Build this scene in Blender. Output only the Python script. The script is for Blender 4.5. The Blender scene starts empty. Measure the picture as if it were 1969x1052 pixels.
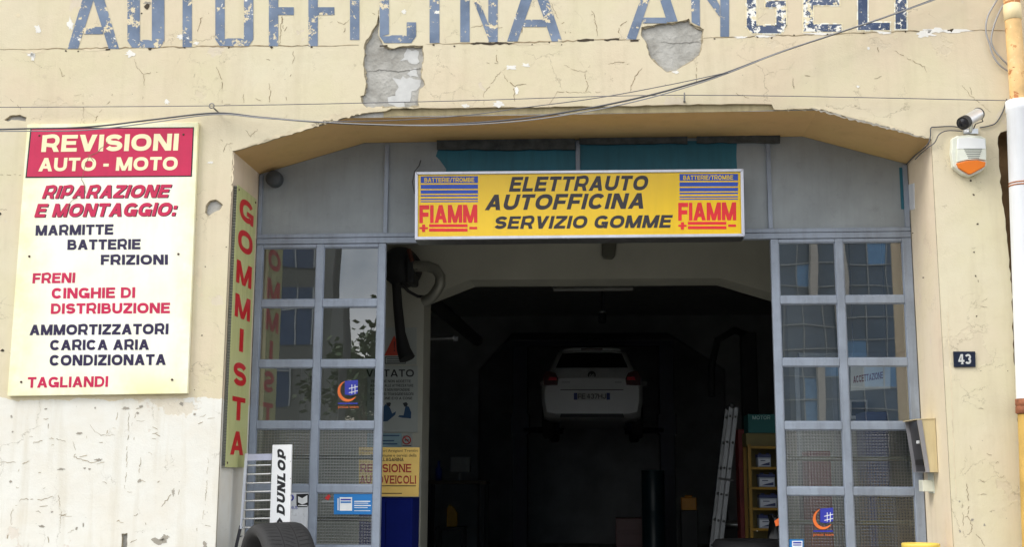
import bpy, math, random
from mathutils import Vector, Matrix
from mathutils.geometry import tessellate_polygon
random.seed(7)
scene = bpy.context.scene
COL = scene.collection
R = math.radians

# ------------------------------------------------------------------ camera
FPX, CX, CY, IW = 2310.0, 984.5, 526.0, 1969.0
YAW, PIT, ROL = 0.0782777, 0.1653655, 0.0041880
CAM = Vector((0.0, -8.0, 1.6))
_f = Vector((-math.sin(YAW) * math.cos(PIT), math.cos(YAW) * math.cos(PIT), math.sin(PIT)))
_r = Vector((math.cos(YAW), math.sin(YAW), 0.0))
_u = _r.cross(_f)
RT = _r * math.cos(ROL) + _u * math.sin(ROL)
UP = -_r * math.sin(ROL) + _u * math.cos(ROL)
cd = bpy.data.cameras.new('camera'); cam = bpy.data.objects.new('camera', cd); COL.objects.link(cam)
cd.sensor_width = 36.0; cd.lens = 36.0 * FPX / IW; cd.clip_start = 0.05; cd.clip_end = 500
m = Matrix((RT, UP, -_f)).transposed().to_4x4(); m.translation = CAM
cam.matrix_world = m
scene.camera = cam

def ray(px, py):
    return _f + RT * ((px - CX) / FPX) + UP * ((CY - py) / FPX)
def P(px, py, Y=0.0):
    d = ray(px, py); return CAM + d * ((Y - CAM.y) / d.y)
def PX(px, py, X):
    d = ray(px, py); return CAM + d * ((X - CAM.x) / d.x)

# ------------------------------------------------------------------ light
SUN_EL, SUN_AZ = 46.0, 56.0          # azimuth to the left of the facade normal
w = bpy.data.worlds.new('World'); scene.world = w; w.use_nodes = True
nt = w.node_tree; nt.nodes.clear()
def N(nt, t, **kw):
    n = nt.nodes.new(t)
    for k, v in kw.items():
        if k in n.inputs: n.inputs[k].default_value = v
        else: setattr(n, k, v)
    return n
sky = N(nt, 'ShaderNodeTexSky', sky_type='NISHITA', sun_disc=False)
sky.sun_elevation = R(SUN_EL); sky.sun_rotation = R(180 + SUN_AZ); sky.air_density = 1.2; sky.dust_density = 2.5
bg = N(nt, 'ShaderNodeBackground'); bg.inputs['Strength'].default_value = 0.105
tc = N(nt, 'ShaderNodeTexCoord'); no = N(nt, 'ShaderNodeTexNoise', Scale=2.2, Detail=7.0, Roughness=0.55)
rp = N(nt, 'ShaderNodeValToRGB'); rp.color_ramp.elements[0].position = 0.30; rp.color_ramp.elements[1].position = 0.47
n2 = N(nt, 'ShaderNodeTexNoise', Scale=5.0, Detail=6.0)
cr = N(nt, 'ShaderNodeValToRGB'); cr.color_ramp.elements[0].color = (3.6, 4.4, 5.4, 1); cr.color_ramp.elements[1].color = (19, 18.8, 18.4, 1)
cr.color_ramp.elements[0].position = 0.3; cr.color_ramp.elements[1].position = 0.7
mx = N(nt, 'ShaderNodeMixRGB'); out = N(nt, 'ShaderNodeOutputWorld'); L = nt.links.new
L(tc.outputs['Generated'], no.inputs['Vector']); L(tc.outputs['Generated'], n2.inputs['Vector'])
L(no.outputs['Fac'], rp.inputs['Fac']); L(rp.outputs['Color'], mx.inputs['Fac']); L(n2.outputs['Fac'], cr.inputs['Fac'])
L(sky.outputs['Color'], mx.inputs[1]); L(cr.outputs['Color'], mx.inputs[2]); L(mx.outputs['Color'], bg.inputs['Color']); L(bg.outputs['Background'], out.inputs['Surface'])
sl = bpy.data.lights.new('sun', 'SUN'); so = bpy.data.objects.new('sun', sl); COL.objects.link(so)
sl.energy = 1.5; sl.angle = R(28); sl.color = (1.0, 0.95, 0.86)
az = R(SUN_AZ); el = R(SUN_EL)
tosun = Vector((-math.sin(az) * math.cos(el), -math.cos(az) * math.cos(el), math.sin(el)))
so.rotation_euler = tosun.to_track_quat('Z', 'Y').to_euler()
so.location = tosun * 40
scene.view_settings.view_transform = 'Standard'; scene.view_settings.look = 'None'
scene.view_settings.exposure = 0.56; scene.view_settings.gamma = 1.0
scene.cycles.max_bounces = 12; scene.cycles.diffuse_bounces = 10; scene.cycles.transparent_max_bounces = 12
scene.cycles.caustics_reflective = False; scene.cycles.caustics_refractive = False

# ------------------------------------------------------------------ materials
def lin(v):
    v /= 255.0
    return v / 12.92 if v <= 0.04045 else ((v + 0.055) / 1.055) ** 2.4
def S(r, g, b, k=1.0): return (lin(r) * k, lin(g) * k, lin(b) * k, 1.0)
MATS = {}
def mat(name, col, rough=0.6, metal=0.0, var=0.12, vscale=6.0, bump=0.0, bscale=40.0, col2=None, spec=0.5, emit=None, dirt=0.0, streak=0.0):
    if name in MATS: return MATS[name]
    M = bpy.data.materials.new(name); M.use_nodes = True; t = M.node_tree; t.nodes.clear(); l = t.links.new
    o = N(t, 'ShaderNodeOutputMaterial'); b = N(t, 'ShaderNodeBsdfPrincipled', Roughness=rough, Metallic=metal)
    b.inputs['Specular IOR Level'].default_value = spec
    g = N(t, 'ShaderNodeNewGeometry')
    n = N(t, 'ShaderNodeTexNoise', Scale=vscale, Detail=5.0, Roughness=0.6); l(g.outputs['Position'], n.inputs['Vector'])
    r = N(t, 'ShaderNodeValToRGB'); e = r.color_ramp.elements; e[0].position = 0.3; e[1].position = 0.7
    c2 = col2 or tuple(min(1, c * (1 - var * 1.6)) for c in col[:3]) + (1,)
    c1 = col if col2 else tuple(min(1, c * (1 + var * .4)) for c in col[:3]) + (1,)
    e[0].color = c2; e[1].color = c1
    l(n.outputs['Fac'], r.inputs['Fac']); src = r.outputs['Color']
    if dirt:
        nd = N(t, 'ShaderNodeTexNoise', Scale=vscale * 5, Detail=6.0, Roughness=0.7); l(g.outputs['Position'], nd.inputs['Vector'])
        rd = N(t, 'ShaderNodeValToRGB'); rd.color_ramp.elements[0].position = 0.56; rd.color_ramp.elements[1].position = 0.75
        l(nd.outputs['Fac'], rd.inputs['Fac'])
        ma = N(t, 'ShaderNodeMath', operation='MULTIPLY'); ma.inputs[1].default_value = dirt; l(rd.outputs['Color'], ma.inputs[0])
        mm = N(t, 'ShaderNodeMixRGB'); l(ma.outputs[0], mm.inputs['Fac']); l(src, mm.inputs[1]); mm.inputs[2].default_value = tuple(c * .4 for c in col[:3]) + (1,)
        src = mm.outputs['Color']
    if streak:
        mp = N(t, 'ShaderNodeMapping'); mp.inputs['Scale'].default_value = (9, 9, .8); l(g.outputs['Position'], mp.inputs['Vector'])
        ns_ = N(t, 'ShaderNodeTexNoise', Scale=2.2, Detail=7.0, Roughness=.65); l(mp.outputs[0], ns_.inputs['Vector'])
        rs = N(t, 'ShaderNodeValToRGB'); rs.color_ramp.elements[0].position = .46; rs.color_ramp.elements[1].position = .78; l(ns_.outputs['Fac'], rs.inputs['Fac'])
        m2 = N(t, 'ShaderNodeMath', operation='MULTIPLY'); m2.inputs[1].default_value = streak; l(rs.outputs['Color'], m2.inputs[0])
        m3 = N(t, 'ShaderNodeMixRGB'); l(m2.outputs[0], m3.inputs['Fac']); l(src, m3.inputs[1]); m3.inputs[2].default_value = (col[0] * .45, col[1] * .42, col[2] * .36, 1); src = m3.outputs['Color']
    l(src, b.inputs['Base Color'])
    if bump:
        nb = N(t, 'ShaderNodeTexNoise', Scale=bscale, Detail=5.0); l(g.outputs['Position'], nb.inputs['Vector'])
        bp = N(t, 'ShaderNodeBump', Strength=bump, Distance=0.01); l(nb.outputs['Fac'], bp.inputs['Height']); l(bp.outputs['Normal'], b.inputs['Normal'])
    if emit: b.inputs['Emission Color'].default_value = emit; b.inputs['Emission Strength'].default_value = 1.0
    l(b.outputs['BSDF'], o.inputs['Surface'])
    MATS[name] = M; return M

Z_WHITE = P(210, 768, 0).z
XL = (PX and (P(449, 290, 0).x + P(421, 858, 0).x) / 2)
XR = (P(1787, 267, 0).x + P(1822, 740, 0).x) / 2

def plaster_mat(name, cream, white_zone=True, cracks=1.0):
    M = bpy.data.materials.new(name); M.use_nodes = True; t = M.node_tree; t.nodes.clear(); l = t.links.new
    o = N(t, 'ShaderNodeOutputMaterial'); b = N(t, 'ShaderNodeBsdfPrincipled', Roughness=0.9); b.inputs['Specular IOR Level'].default_value = 0.2
    g = N(t, 'ShaderNodeNewGeometry'); pos = g.outputs['Position']
    def noise(sc, det=5.0, ro=0.6, vec=pos):
        n = N(t, 'ShaderNodeTexNoise', Scale=sc, Detail=det, Roughness=ro); l(vec, n.inputs['Vector']); return n
    def ramp(src, a, bb, ca=(0, 0, 0, 1), cb=(1, 1, 1, 1)):
        r = N(t, 'ShaderNodeValToRGB'); e = r.color_ramp.elements; e[0].position = a; e[1].position = bb; e[0].color = ca; e[1].color = cb; l(src, r.inputs['Fac']); return r.outputs['Color']
    def mix(fac, a, bb, bt='MIX'):
        x = N(t, 'ShaderNodeMixRGB', blend_type=bt)
        for s, v in (('Fac', fac), (1, a), (2, bb)):
            i = x.inputs[s]
            if hasattr(v, 'links'): l(v, i)
            else: i.default_value = v
        return x.outputs['Color']
    def math_(op, a, bb=None):
        x = N(t, 'ShaderNodeMath', operation=op)
        for i, v in enumerate((a, bb)):
            if v is None: continue
            if hasattr(v, 'links'): l(v, x.inputs[i])
            else: x.inputs[i].default_value = v
        return x.outputs[0]
    c_pink = (cream[0] * 0.98, cream[1] * 0.91, cream[2] * 0.90, 1)
    c_yel = (cream[0] * 0.96, cream[1] * 0.96, cream[2] * 0.88, 1)
    col = mix(ramp(noise(0.55, 4).outputs['Fac'], 0.38, 0.62), cream, c_pink)
    col = mix(ramp(noise(1.7, 5).outputs['Fac'], 0.45, 0.75), col, c_yel)
    col = mix(ramp(noise(9.0, 6, .7).outputs['Fac'], 0.52, 0.8, (0, 0, 0, 1), (.35, .35, .35, 1)), col, (cream[0] * .82, cream[1] * .78, cream[2] * .74, 1))
    sep = N(t, 'ShaderNodeSeparateXYZ'); l(pos, sep.inputs[0])
    if white_zone:
        wob = math_('MULTIPLY', math_('SUBTRACT', noise(4.0, 6).outputs['Fac'], 0.5), 0.13)
        zz = math_('ADD', sep.outputs['Z'], wob)
        below = math_('LESS_THAN', zz, Z_WHITE)
        left = math_('LESS_THAN', sep.outputs['X'], XL + .5)
        wm = math_('MULTIPLY', below, left)
        wcol = mix(ramp(noise(2.6, 6).outputs['Fac'], 0.42, 0.72), (.79, .78, .725, 1), (.75, .71, .62, 1))
        wcol = mix(ramp(noise(7.0, 6, .7).outputs['Fac'], 0.56, 0.74, (0, 0, 0, 1), (.5, .5, .5, 1)), wcol, (.70, .68, .61, 1))
        col = mix(wm, col, wcol)
    pl_ = ramp(noise(1.15, 9, .62).outputs['Fac'], .595, .603); pl2 = ramp(noise(3.1, 9, .66).outputs['Fac'], .645, .652)
    col = mix(math_('MULTIPLY', pl_, .55), col, (cream[0] * .93, cream[1] * .885, cream[2] * .90, 1)); col = mix(math_('MULTIPLY', pl2, .5), col, (cream[0] * .97, cream[1] * .93, cream[2] * 1.08, 1))
    st_ = N(t, 'ShaderNodeMapping'); st_.inputs['Scale'].default_value = (5.0, 5.0, .5); l(pos, st_.inputs['Vector'])
    col = mix(ramp(noise(1.6, 6, .6, st_.outputs[0]).outputs['Fac'], .52, .82, (0, 0, 0, 1), (.45, .45, .45, 1)), col, (cream[0] * .72, cream[1] * .68, cream[2] * .62, 1))
    # hairline cracks
    dv = N(t, 'ShaderNodeVectorMath', operation='MULTIPLY_ADD'); nd = noise(3.5, 6, .65)
    l(nd.outputs['Color'], dv.inputs[0]); dv.inputs[1].default_value = (.35, .35, .35); l(pos, dv.inputs[2])
    def vor(sc, w_):
        v = N(t, 'ShaderNodeTexVoronoi', feature='DISTANCE_TO_EDGE', Scale=sc); l(dv.outputs[0], v.inputs['Vector'])
        return ramp(v.outputs['Distance'], 0.0, w_, (1, 1, 1, 1), (0, 0, 0, 1))
    gate = ramp(noise(1.3, 3).outputs['Fac'], 0.54, 0.60)
    gate2 = ramp(noise(2.3, 3).outputs['Fac'], 0.56, 0.62)
    c1 = math_('MULTIPLY', vor(2.1, .006), gate); c2 = math_('MULTIPLY', vor(5.0, .009), gate2)
    ck = math_('MULTIPLY', math_('MAXIMUM', c1, c2), 0.55 * cracks)
    col = mix(ck, col, (.20, .16, .10, 1))
    # small pits
    v3 = N(t, 'ShaderNodeTexVoronoi', Scale=13.0); l(pos, v3.inputs['Vector'])
    pit = math_('MULTIPLY', ramp(v3.outputs['Distance'], 0.035, 0.06, (1, 1, 1, 1), (0, 0, 0, 1)), ramp(noise(1.9, 2).outputs['Fac'], .52, .58))
    col = mix(math_('MULTIPLY', pit, .5), col, (.25, .22, .17, 1))
    l(col, b.inputs['Base Color'])
    h = math_('ADD', math_('MULTIPLY', noise(14, 6).outputs['Fac'], .6), math_('MULTIPLY', noise(90, 4).outputs['Fac'], .25))
    h = math_('ADD', h, math_('MULTIPLY', noise(2.2, 3).outputs['Fac'], 1.6))
    h = math_('SUBTRACT', h, math_('MULTIPLY', ck, .8)); h = math_('SUBTRACT', h, math_('MULTIPLY', pl_, .35)); h = math_('SUBTRACT', h, math_('MULTIPLY', pl2, .3))
    bp = N(t, 'ShaderNodeBump', Strength=0.38, Distance=0.012); l(h, bp.inputs['Height']); l(bp.outputs['Normal'], b.inputs['Normal'])
    l(b.outputs['BSDF'], o.inputs['Surface']); MATS[name] = M; return M

def peel_mat(name, cols, thr, scale=16.0, rough=.8):
    """paint (cols[0], slightly varied) flaking to cols[1] and cols[2]"""
    M = bpy.data.materials.new(name); M.use_nodes = True; t = M.node_tree; t.nodes.clear(); l = t.links.new
    o = N(t, 'ShaderNodeOutputMaterial'); b = N(t, 'ShaderNodeBsdfPrincipled', Roughness=rough); g = N(t, 'ShaderNodeNewGeometry'); pos = g.outputs['Position']
    def ns(sc, ro=.62, off=0):
        mp = N(t, 'ShaderNodeMapping'); mp.inputs['Location'].default_value = (off, off * 1.7, off * .3); l(pos, mp.inputs['Vector'])
        n = N(t, 'ShaderNodeTexNoise', Scale=sc, Detail=7.0, Roughness=ro); l(mp.outputs[0], n.inputs['Vector']); return n.outputs['Fac']
    def rmp(src, a, bb, ca=(0, 0, 0, 1), cb=(1, 1, 1, 1)):
        r = N(t, 'ShaderNodeValToRGB'); e = r.color_ramp.elements; e[0].position = a; e[1].position = bb; e[0].color = ca; e[1].color = cb; l(src, r.inputs['Fac']); return r.outputs['Color']
    def mix(fac, a, bb):
        x = N(t, 'ShaderNodeMixRGB')
        for s, v in (('Fac', fac), (1, a), (2, bb)):
            if hasattr(v, 'links'): l(v, x.inputs[s])
            else: x.inputs[s].default_value = v
        return x.outputs['Color']
    c = cols[0]; base = rmp(ns(7.0, .6, 3), .3, .7, tuple(k * .78 for k in c[:3]) + (1,), tuple(min(1, k * 1.2) for k in c[:3]) + (1,))
    col = mix(rmp(ns(28, .7, 1), thr + .03, thr + .08, (0, 0, 0, 1), (.6, .6, .6, 1)), base, tuple(min(1, k * 1.1 + .12) for k in c[:3]) + (1,))
    wear = rmp(ns(4.0, .55, 21), .42, .66, (0, 0, 0, 1), (.55, .55, .55, 1)); col = mix(wear, col, tuple(min(1, k * 1.15 + .09) for k in c[:3]) + (1,))
    def am(a, b_, op):
        x = N(t, 'ShaderNodeMath', operation=op)
        for i_, v in enumerate((a, b_)):
            if hasattr(v, 'links'): l(v, x.inputs[i_])
            else: x.inputs[i_].default_value = v
        return x.outputs[0]
    patch = am(am(ns(3.3, .6, 13), .5, 'SUBTRACT'), .62, 'MULTIPLY')
    fl = rmp(am(ns(scale, .72, 5), patch, 'ADD'), thr, thr + .02); col = mix(fl, col, cols[1])
    f2 = rmp(am(ns(scale * .8, .68, 9), patch, 'ADD'), thr + .06, thr + .075); col = mix(f2, col, cols[2])
    l(col, b.inputs['Base Color'])
    bp = N(t, 'ShaderNodeBump', Strength=.5, Distance=.004, invert=True); l(fl, bp.inputs['Height']); l(bp.outputs['Normal'], b.inputs['Normal'])
    l(b.outputs['BSDF'], o.inputs['Surface']); MATS[name] = M; return M

def glass_mat(name, reeded=False, tint=(.80, .84, .84, 1), refl=0.25):
    M = bpy.data.materials.new(name); M.use_nodes = True; t = M.node_tree; t.nodes.clear(); l = t.links.new
    o = N(t, 'ShaderNodeOutputMaterial'); g = N(t, 'ShaderNodeNewGeometry')
    tr = N(t, 'ShaderNodeBsdfTransparent'); tr.inputs['Color'].default_value = tint
    gl = N(t, 'ShaderNodeBsdfGlossy'); gl.inputs['Roughness'].default_value = .07 if reeded else 0.0
    nz = N(t, 'ShaderNodeTexNoise', Scale=3.2, Detail=0.0); l(g.outputs['Position'], nz.inputs['Vector'])
    bp = N(t, 'ShaderNodeBump', Strength=.02, Distance=.02); l(nz.outputs['Fac'], bp.inputs['Height'])
    nrm = bp.outputs['Normal']
    lw = N(t, 'ShaderNodeLayerWeight', Blend=.12)
    ad = N(t, 'ShaderNodeMath', operation='ADD', use_clamp=True); ad.inputs[1].default_value = refl; l(lw.outputs['Fresnel'], ad.inputs[0])
    src = tr.outputs[0]
    if reeded:
        sep = N(t, 'ShaderNodeSeparateXYZ'); l(g.outputs['Position'], sep.inputs[0])
        def wav(ax):
            a = N(t, 'ShaderNodeMath', operation='MULTIPLY'); l(sep.outputs[ax], a.inputs[0]); a.inputs[1].default_value = 2 * math.pi / .021
            s = N(t, 'ShaderNodeMath', operation='SINE'); l(a.outputs[0], s.inputs[0]); return s.outputs[0]
        sx, sz = wav('X'), wav('Z')
        m_ = N(t, 'ShaderNodeMath', operation='MAXIMUM'); l(sx, m_.inputs[0]); l(sz, m_.inputs[1])
        b2 = N(t, 'ShaderNodeBump', Strength=.4, Distance=.004); l(m_.outputs[0], b2.inputs['Height']); l(nrm, b2.inputs['Normal']); nrm = b2.outputs['Normal']
        r = N(t, 'ShaderNodeValToRGB'); e = r.color_ramp.elements; e[0].position = .45; e[1].position = .95; e[0].color = (.50, .55, .53, 1); e[1].color = (.78, .82, .80, 1)
        l(m_.outputs[0], r.inputs['Fac']); l(r.outputs['Color'], tr.inputs['Color'])
        tl = N(t, 'ShaderNodeBsdfTranslucent'); tl.inputs['Color'].default_value = (.55, .6, .57, 1)
        df = N(t, 'ShaderNodeBsdfDiffuse'); df.inputs['Color'].default_value = (.22, .25, .23, 1); l(nrm, df.inputs['Normal'])
        mm = N(t, 'ShaderNodeMixShader', Fac=.05); l(tr.outputs[0], mm.inputs[1]); l(df.outputs[0], mm.inputs[2]); src = mm.outputs[0]
    l(nrm, gl.inputs['Normal'])
    mxs = N(t, 'ShaderNodeMixShader'); l(ad.outputs[0], mxs.inputs['Fac']); l(src, mxs.inputs[1]); l(gl.outputs[0], mxs.inputs[2])
    l(mxs.outputs[0], o.inputs['Surface']); MATS[name] = M; return M

CREAM = (.705, .642, .472, 1)
plaster = plaster_mat('cream_plaster', CREAM)
reveal = plaster_mat('reveal_plaster', (.80, .70, .54, 1), white_zone=True, cracks=.4)
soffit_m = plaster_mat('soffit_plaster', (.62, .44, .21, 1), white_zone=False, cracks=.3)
concrete = mat('bare_concrete', S(190, 188, 182), .95, 0, col2=S(150, 147, 140), vscale=7, bump=1.0, bscale=28, dirt=.3)
strip_mat = mat('bare_beige_band', S(180, 166, 130), .95, 0, var=.15, vscale=7, bump=.4, streak=0.5)
niche_mat = mat('brown_niche', S(140, 112, 78), .95, 0, var=.3, vscale=5, bump=.6)
crackm = mat('dark_crack', S(158, 138, 108), .95, var=.3, vscale=20)
crack_l = mat('faint_crack', S(180, 165, 138), .95, var=.3, vscale=20)
joint_m = mat('joint_tan', S(166, 148, 118), .95, var=.35, vscale=14)  # tan colour of the ragged plaster joint lines
chipm = mat('white_chip', S(238, 235, 228), .9, var=.08)
chip_y = mat('beige_chip', S(226, 212, 182), .9, var=.14)
chip_g = mat('grey_chip', S(168, 162, 150), .9, var=.2)
holem = mat('dark_hole', S(70, 60, 48), .9)
letter_blue = peel_mat('flaking_blue_paint', (S(104, 120, 144), S(222, 208, 176), S(240, 236, 226)), .585, 17)
letter_navy = peel_mat('flaking_navy_paint', (S(60, 76, 106), S(238, 236, 228), S(226, 214, 180)), .555, 22)
letter_edge = peel_mat('whitewashed_edge', (S(236, 232, 216), S(222, 208, 172), S(232, 220, 186)), .50, 20)
frame_m = mat('blue_grey_paint', S(145, 155, 171), .45, 0, var=.12, vscale=5, dirt=.42, streak=0.5)
panel_m = mat('grey_steel_panel', S(150, 157, 161), .55, 0, var=.14, vscale=2.2, dirt=.25, streak=0.2)
teal_m = mat('teal_steel_panel', S(32, 106, 126), .55, 0, var=.15, vscale=2.2, dirt=.12, streak=0.4)
wood_m = mat('weathered_board', S(82, 86, 86), .9, 0, col2=S(48, 52, 54), vscale=14, bump=.4)
glass = glass_mat('clear_glass')
reed = glass_mat('textured_glass', True, refl=.13)
inner_m = mat('interior_wall_paint', S(190, 190, 177), .9, var=.1, vscale=1.5)
inner_dark = mat('interior_grey_wall', S(196, 200, 202), .9, var=.15, vscale=1.5)
ceil_m = mat('interior_ceiling', S(206, 208, 208), .9, var=.1)
floor_m = mat('garage_concrete', S(186, 183, 176), .8, var=.2, vscale=1.5)
asphalt = mat('asphalt', (.16, .155, .15, 1), .9, var=.25, vscale=3, bump=.4, bscale=120)
paving = mat('pavement_concrete', (.46, .44, .40, 1), .9, var=.2, vscale=2, bump=.3)
black = mat('black_plastic', (.012, .012, .013, 1), .5, var=.2)
rubber = mat('tyre_rubber', (.021, .021, .023, 1), .75, 0, var=.2, vscale=14, bump=.25, bscale=120)
chrome = mat('polished_steel', (.78, .79, .80, 1), .18, 1.0, var=.04)
alu = mat('aluminium', (.70, .71, .72, 1), .32, 1.0, var=.08, vscale=12)
white_p = mat('white_sheet', S(244, 245, 247), .5, var=.03)
cable_m = mat('grey_cable', S(88, 88, 92), .6, var=.2)
wire_m = mat('thin_wire', S(104, 104, 112), .5, var=.2)

# ------------------------------------------------------------------ mesh helpers
class MB:
    def __init__(s): s.v = []; s.f = []; s.mi = []; s.sm = []; s.cur = 0; s.smooth = False
    def add(s, vs, fs):
        k = len(s.v); s.v += [tuple(q) for q in vs]
        for q in fs: s.f.append(tuple(i + k for i in q)); s.mi.append(s.cur); s.sm.append(s.smooth)
        return s
    def box(s, a, b):
        x0, y0, z0 = (min(a[i], b[i]) for i in range(3)); x1, y1, z1 = (max(a[i], b[i]) for i in range(3))
        return s.add([(x0, y0, z0), (x1, y0, z0), (x1, y1, z0), (x0, y1, z0), (x0, y0, z1), (x1, y0, z1), (x1, y1, z1), (x0, y1, z1)],
                     [(0, 3, 2, 1), (4, 5, 6, 7), (0, 1, 5, 4), (1, 2, 6, 5), (2, 3, 7, 6), (3, 0, 4, 7)])
    def prism(s, pts, off):
        """polygon (list of 3d points) pushed along vector off to a closed solid"""
        pts = [Vector(p) for p in pts]; off = Vector(off); n = len(pts)
        nrm = Vector((0, 0, 0))
        for i in range(n): nrm += (pts[i] - pts[0]).cross(pts[(i + 1) % n] - pts[0])
        if nrm.dot(off) > 0: pts.reverse()
        tri = tessellate_polygon([pts])
        tris = []
        nn = Vector((0, 0, 0))
        for i in range(n): nn += (pts[i] - pts[0]).cross(pts[(i + 1) % n] - pts[0])
        for t_ in tri:
            a, b, c = t_
            if (pts[b] - pts[a]).cross(pts[c] - pts[a]).dot(nn) < 0: a, c = c, a
            tris.append((a, b, c))
        vs = pts + [p + off for p in pts]
        fs = tris + [(a + n, c + n, b + n) for a, b, c in tris] + [(i, i + n, (i + 1) % n + n, (i + 1) % n) for i in range(n)]
        return s.add(vs, fs)
    def poly(s, pts): 
        pts = [Vector(p) for p in pts]; tri = tessellate_polygon([pts]); fs = []
        for a, b, c in tri:
            fs.append((a, b, c))
        # face the camera
        n = (pts[fs[0][1]] - pts[fs[0][0]]).cross(pts[fs[0][2]] - pts[fs[0][0]])
        return s.add(pts, fs)
    def tube(s, path, r, seg=10, cap=True):
        path = [Vector(p) for p in path]; n = len(path); rs = r if isinstance(r, (list, tuple)) else [r] * n
        sm = s.smooth; s.smooth = True; vs = []; fs = []; prev = None
        for i, p in enumerate(path):
            d = (path[min(i + 1, n - 1)] - path[max(i - 1, 0)]).normalized()
            if prev is None:
                a = Vector((0, 0, 1)) if abs(d.z) < .9 else Vector((1, 0, 0)); u = d.cross(a).normalized()
            else:
                u = (prev - d * prev.dot(d)); u = u.normalized() if u.length > 1e-6 else d.orthogonal().normalized()
            prev = u; v = d.cross(u)
            for k in range(seg):
                t = 2 * math.pi * k / seg; vs.append(p + (u * math.cos(t) + v * math.sin(t)) * rs[i])
        for i in range(n - 1):
            for k in range(seg):
                k2 = (k + 1) % seg; fs.append((i * seg + k, i * seg + k2, (i + 1) * seg + k2, (i + 1) * seg + k))
        s.add(vs, fs); s.smooth = False
        if cap: s.add(vs[:seg], [tuple(range(seg))[::-1]]); s.add(vs[-seg:], [tuple(range(seg))])
        s.smooth = sm; return s
    def lathe(s, c, axis, prof, seg=32, smooth=True):
        """prof: list of (radius, distance along axis)"""
        c = Vector(c); axis = Vector(axis).normalized(); a = Vector((0, 0, 1)) if abs(axis.z) < .9 else Vector((1, 0, 0))
        u = axis.cross(a).normalized(); v = axis.cross(u); vs = []; fs = []
        for r_, d in prof:
            for k in range(seg):
                t = 2 * math.pi * k / seg; vs.append(c + axis * d + (u * math.cos(t) + v * math.sin(t)) * r_)
        for i in range(len(prof) - 1):
            for k in range(seg):
                k2 = (k + 1) % seg; fs.append((i * seg + k, i * seg + k2, (i + 1) * seg + k2, (i + 1) * seg + k))
        sm = s.smooth; s.smooth = smooth; s.add(vs, fs); s.smooth = sm; return s
    def build(s, name, mats, parent=None, bevel=0.0, seg=2):
        me = bpy.data.meshes.new(name); me.from_pydata(s.v, [], s.f)
        for mm in (mats if isinstance(mats, (list, tuple)) else [mats]): me.materials.append(mm)
        for p, i, q in zip(me.polygons, s.mi, s.sm): p.material_index = i; p.use_smooth = q
        me.update()
        o = bpy.data.objects.new(name, me); COL.objects.link(o)
        if parent: o.parent = parent; o.matrix_parent_inverse = Matrix.Translation(-root_loc(parent))
        if bevel:
            b = o.modifiers.new('bevel', 'BEVEL'); b.width = bevel; b.segments = seg; b.limit_method = 'ANGLE'; b.angle_limit = R(40)
        return o
def root_loc(o):
    p = Vector((0, 0, 0))
    return Vector(o.location) if o.type == 'EMPTY' else p
def thing(name, label, cat, loc=(0, 0, 0), group=None):
    o = bpy.data.objects.new(name, None); COL.objects.link(o); o.location = loc; o.empty_display_size = .1
    return tag(o, label, cat, group)
def tag(o, label, cat, group=None):
    o['label'] = label; o['category'] = cat
    if group: o['group'] = group
    return o
def struct(o): o['kind'] = 'structure'; return o
def lab(o, l_): o['label'] = l_; return o

# ------------------------------------------------------------------ stroke lettering (own bold grotesque)
def sstroke(path, t, closed=False):
    n = len(path); q = []
    pts = [Vector(p) for p in path]
    for i in range(n):
        if closed: a, b = pts[(i - 1) % n], pts[(i + 1) % n]
        else: a, b = pts[max(i - 1, 0)], pts[min(i + 1, n - 1)]
        d = (b - a).normalized(); nr = Vector((-d.y, d.x)); k = 1.0
        if 0 < i < n - 1 or closed:
            d1 = (pts[i] - pts[(i - 1) % n]).normalized(); c = abs(d.dot(d1)); k = 1 / max(c, .5)
        q.append((pts[i] + nr * t / 2 * k, pts[i] - nr * t / 2 * k))
    return [[q[i][0], q[i][1], q[(i + 1) % n][1], q[(i + 1) % n][0]] for i in range(n if closed else n - 1)]
def earc(cx, cy, rx, ry, a0, a1, n=12, p=2.35):
    o = []
    for i in range(n + 1):
        a = R(a0 + (a1 - a0) * i / n); c, s_ = math.cos(a), math.sin(a); e = 2 / p
        o.append((cx + rx * math.copysign(abs(c) ** e, c), cy + ry * math.copysign(abs(s_) ** e, s_)))
    return o
def rect(x0, y0, x1, y1): return [[(x0, y0), (x1, y0), (x1, y1), (x0, y1)]]
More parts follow.
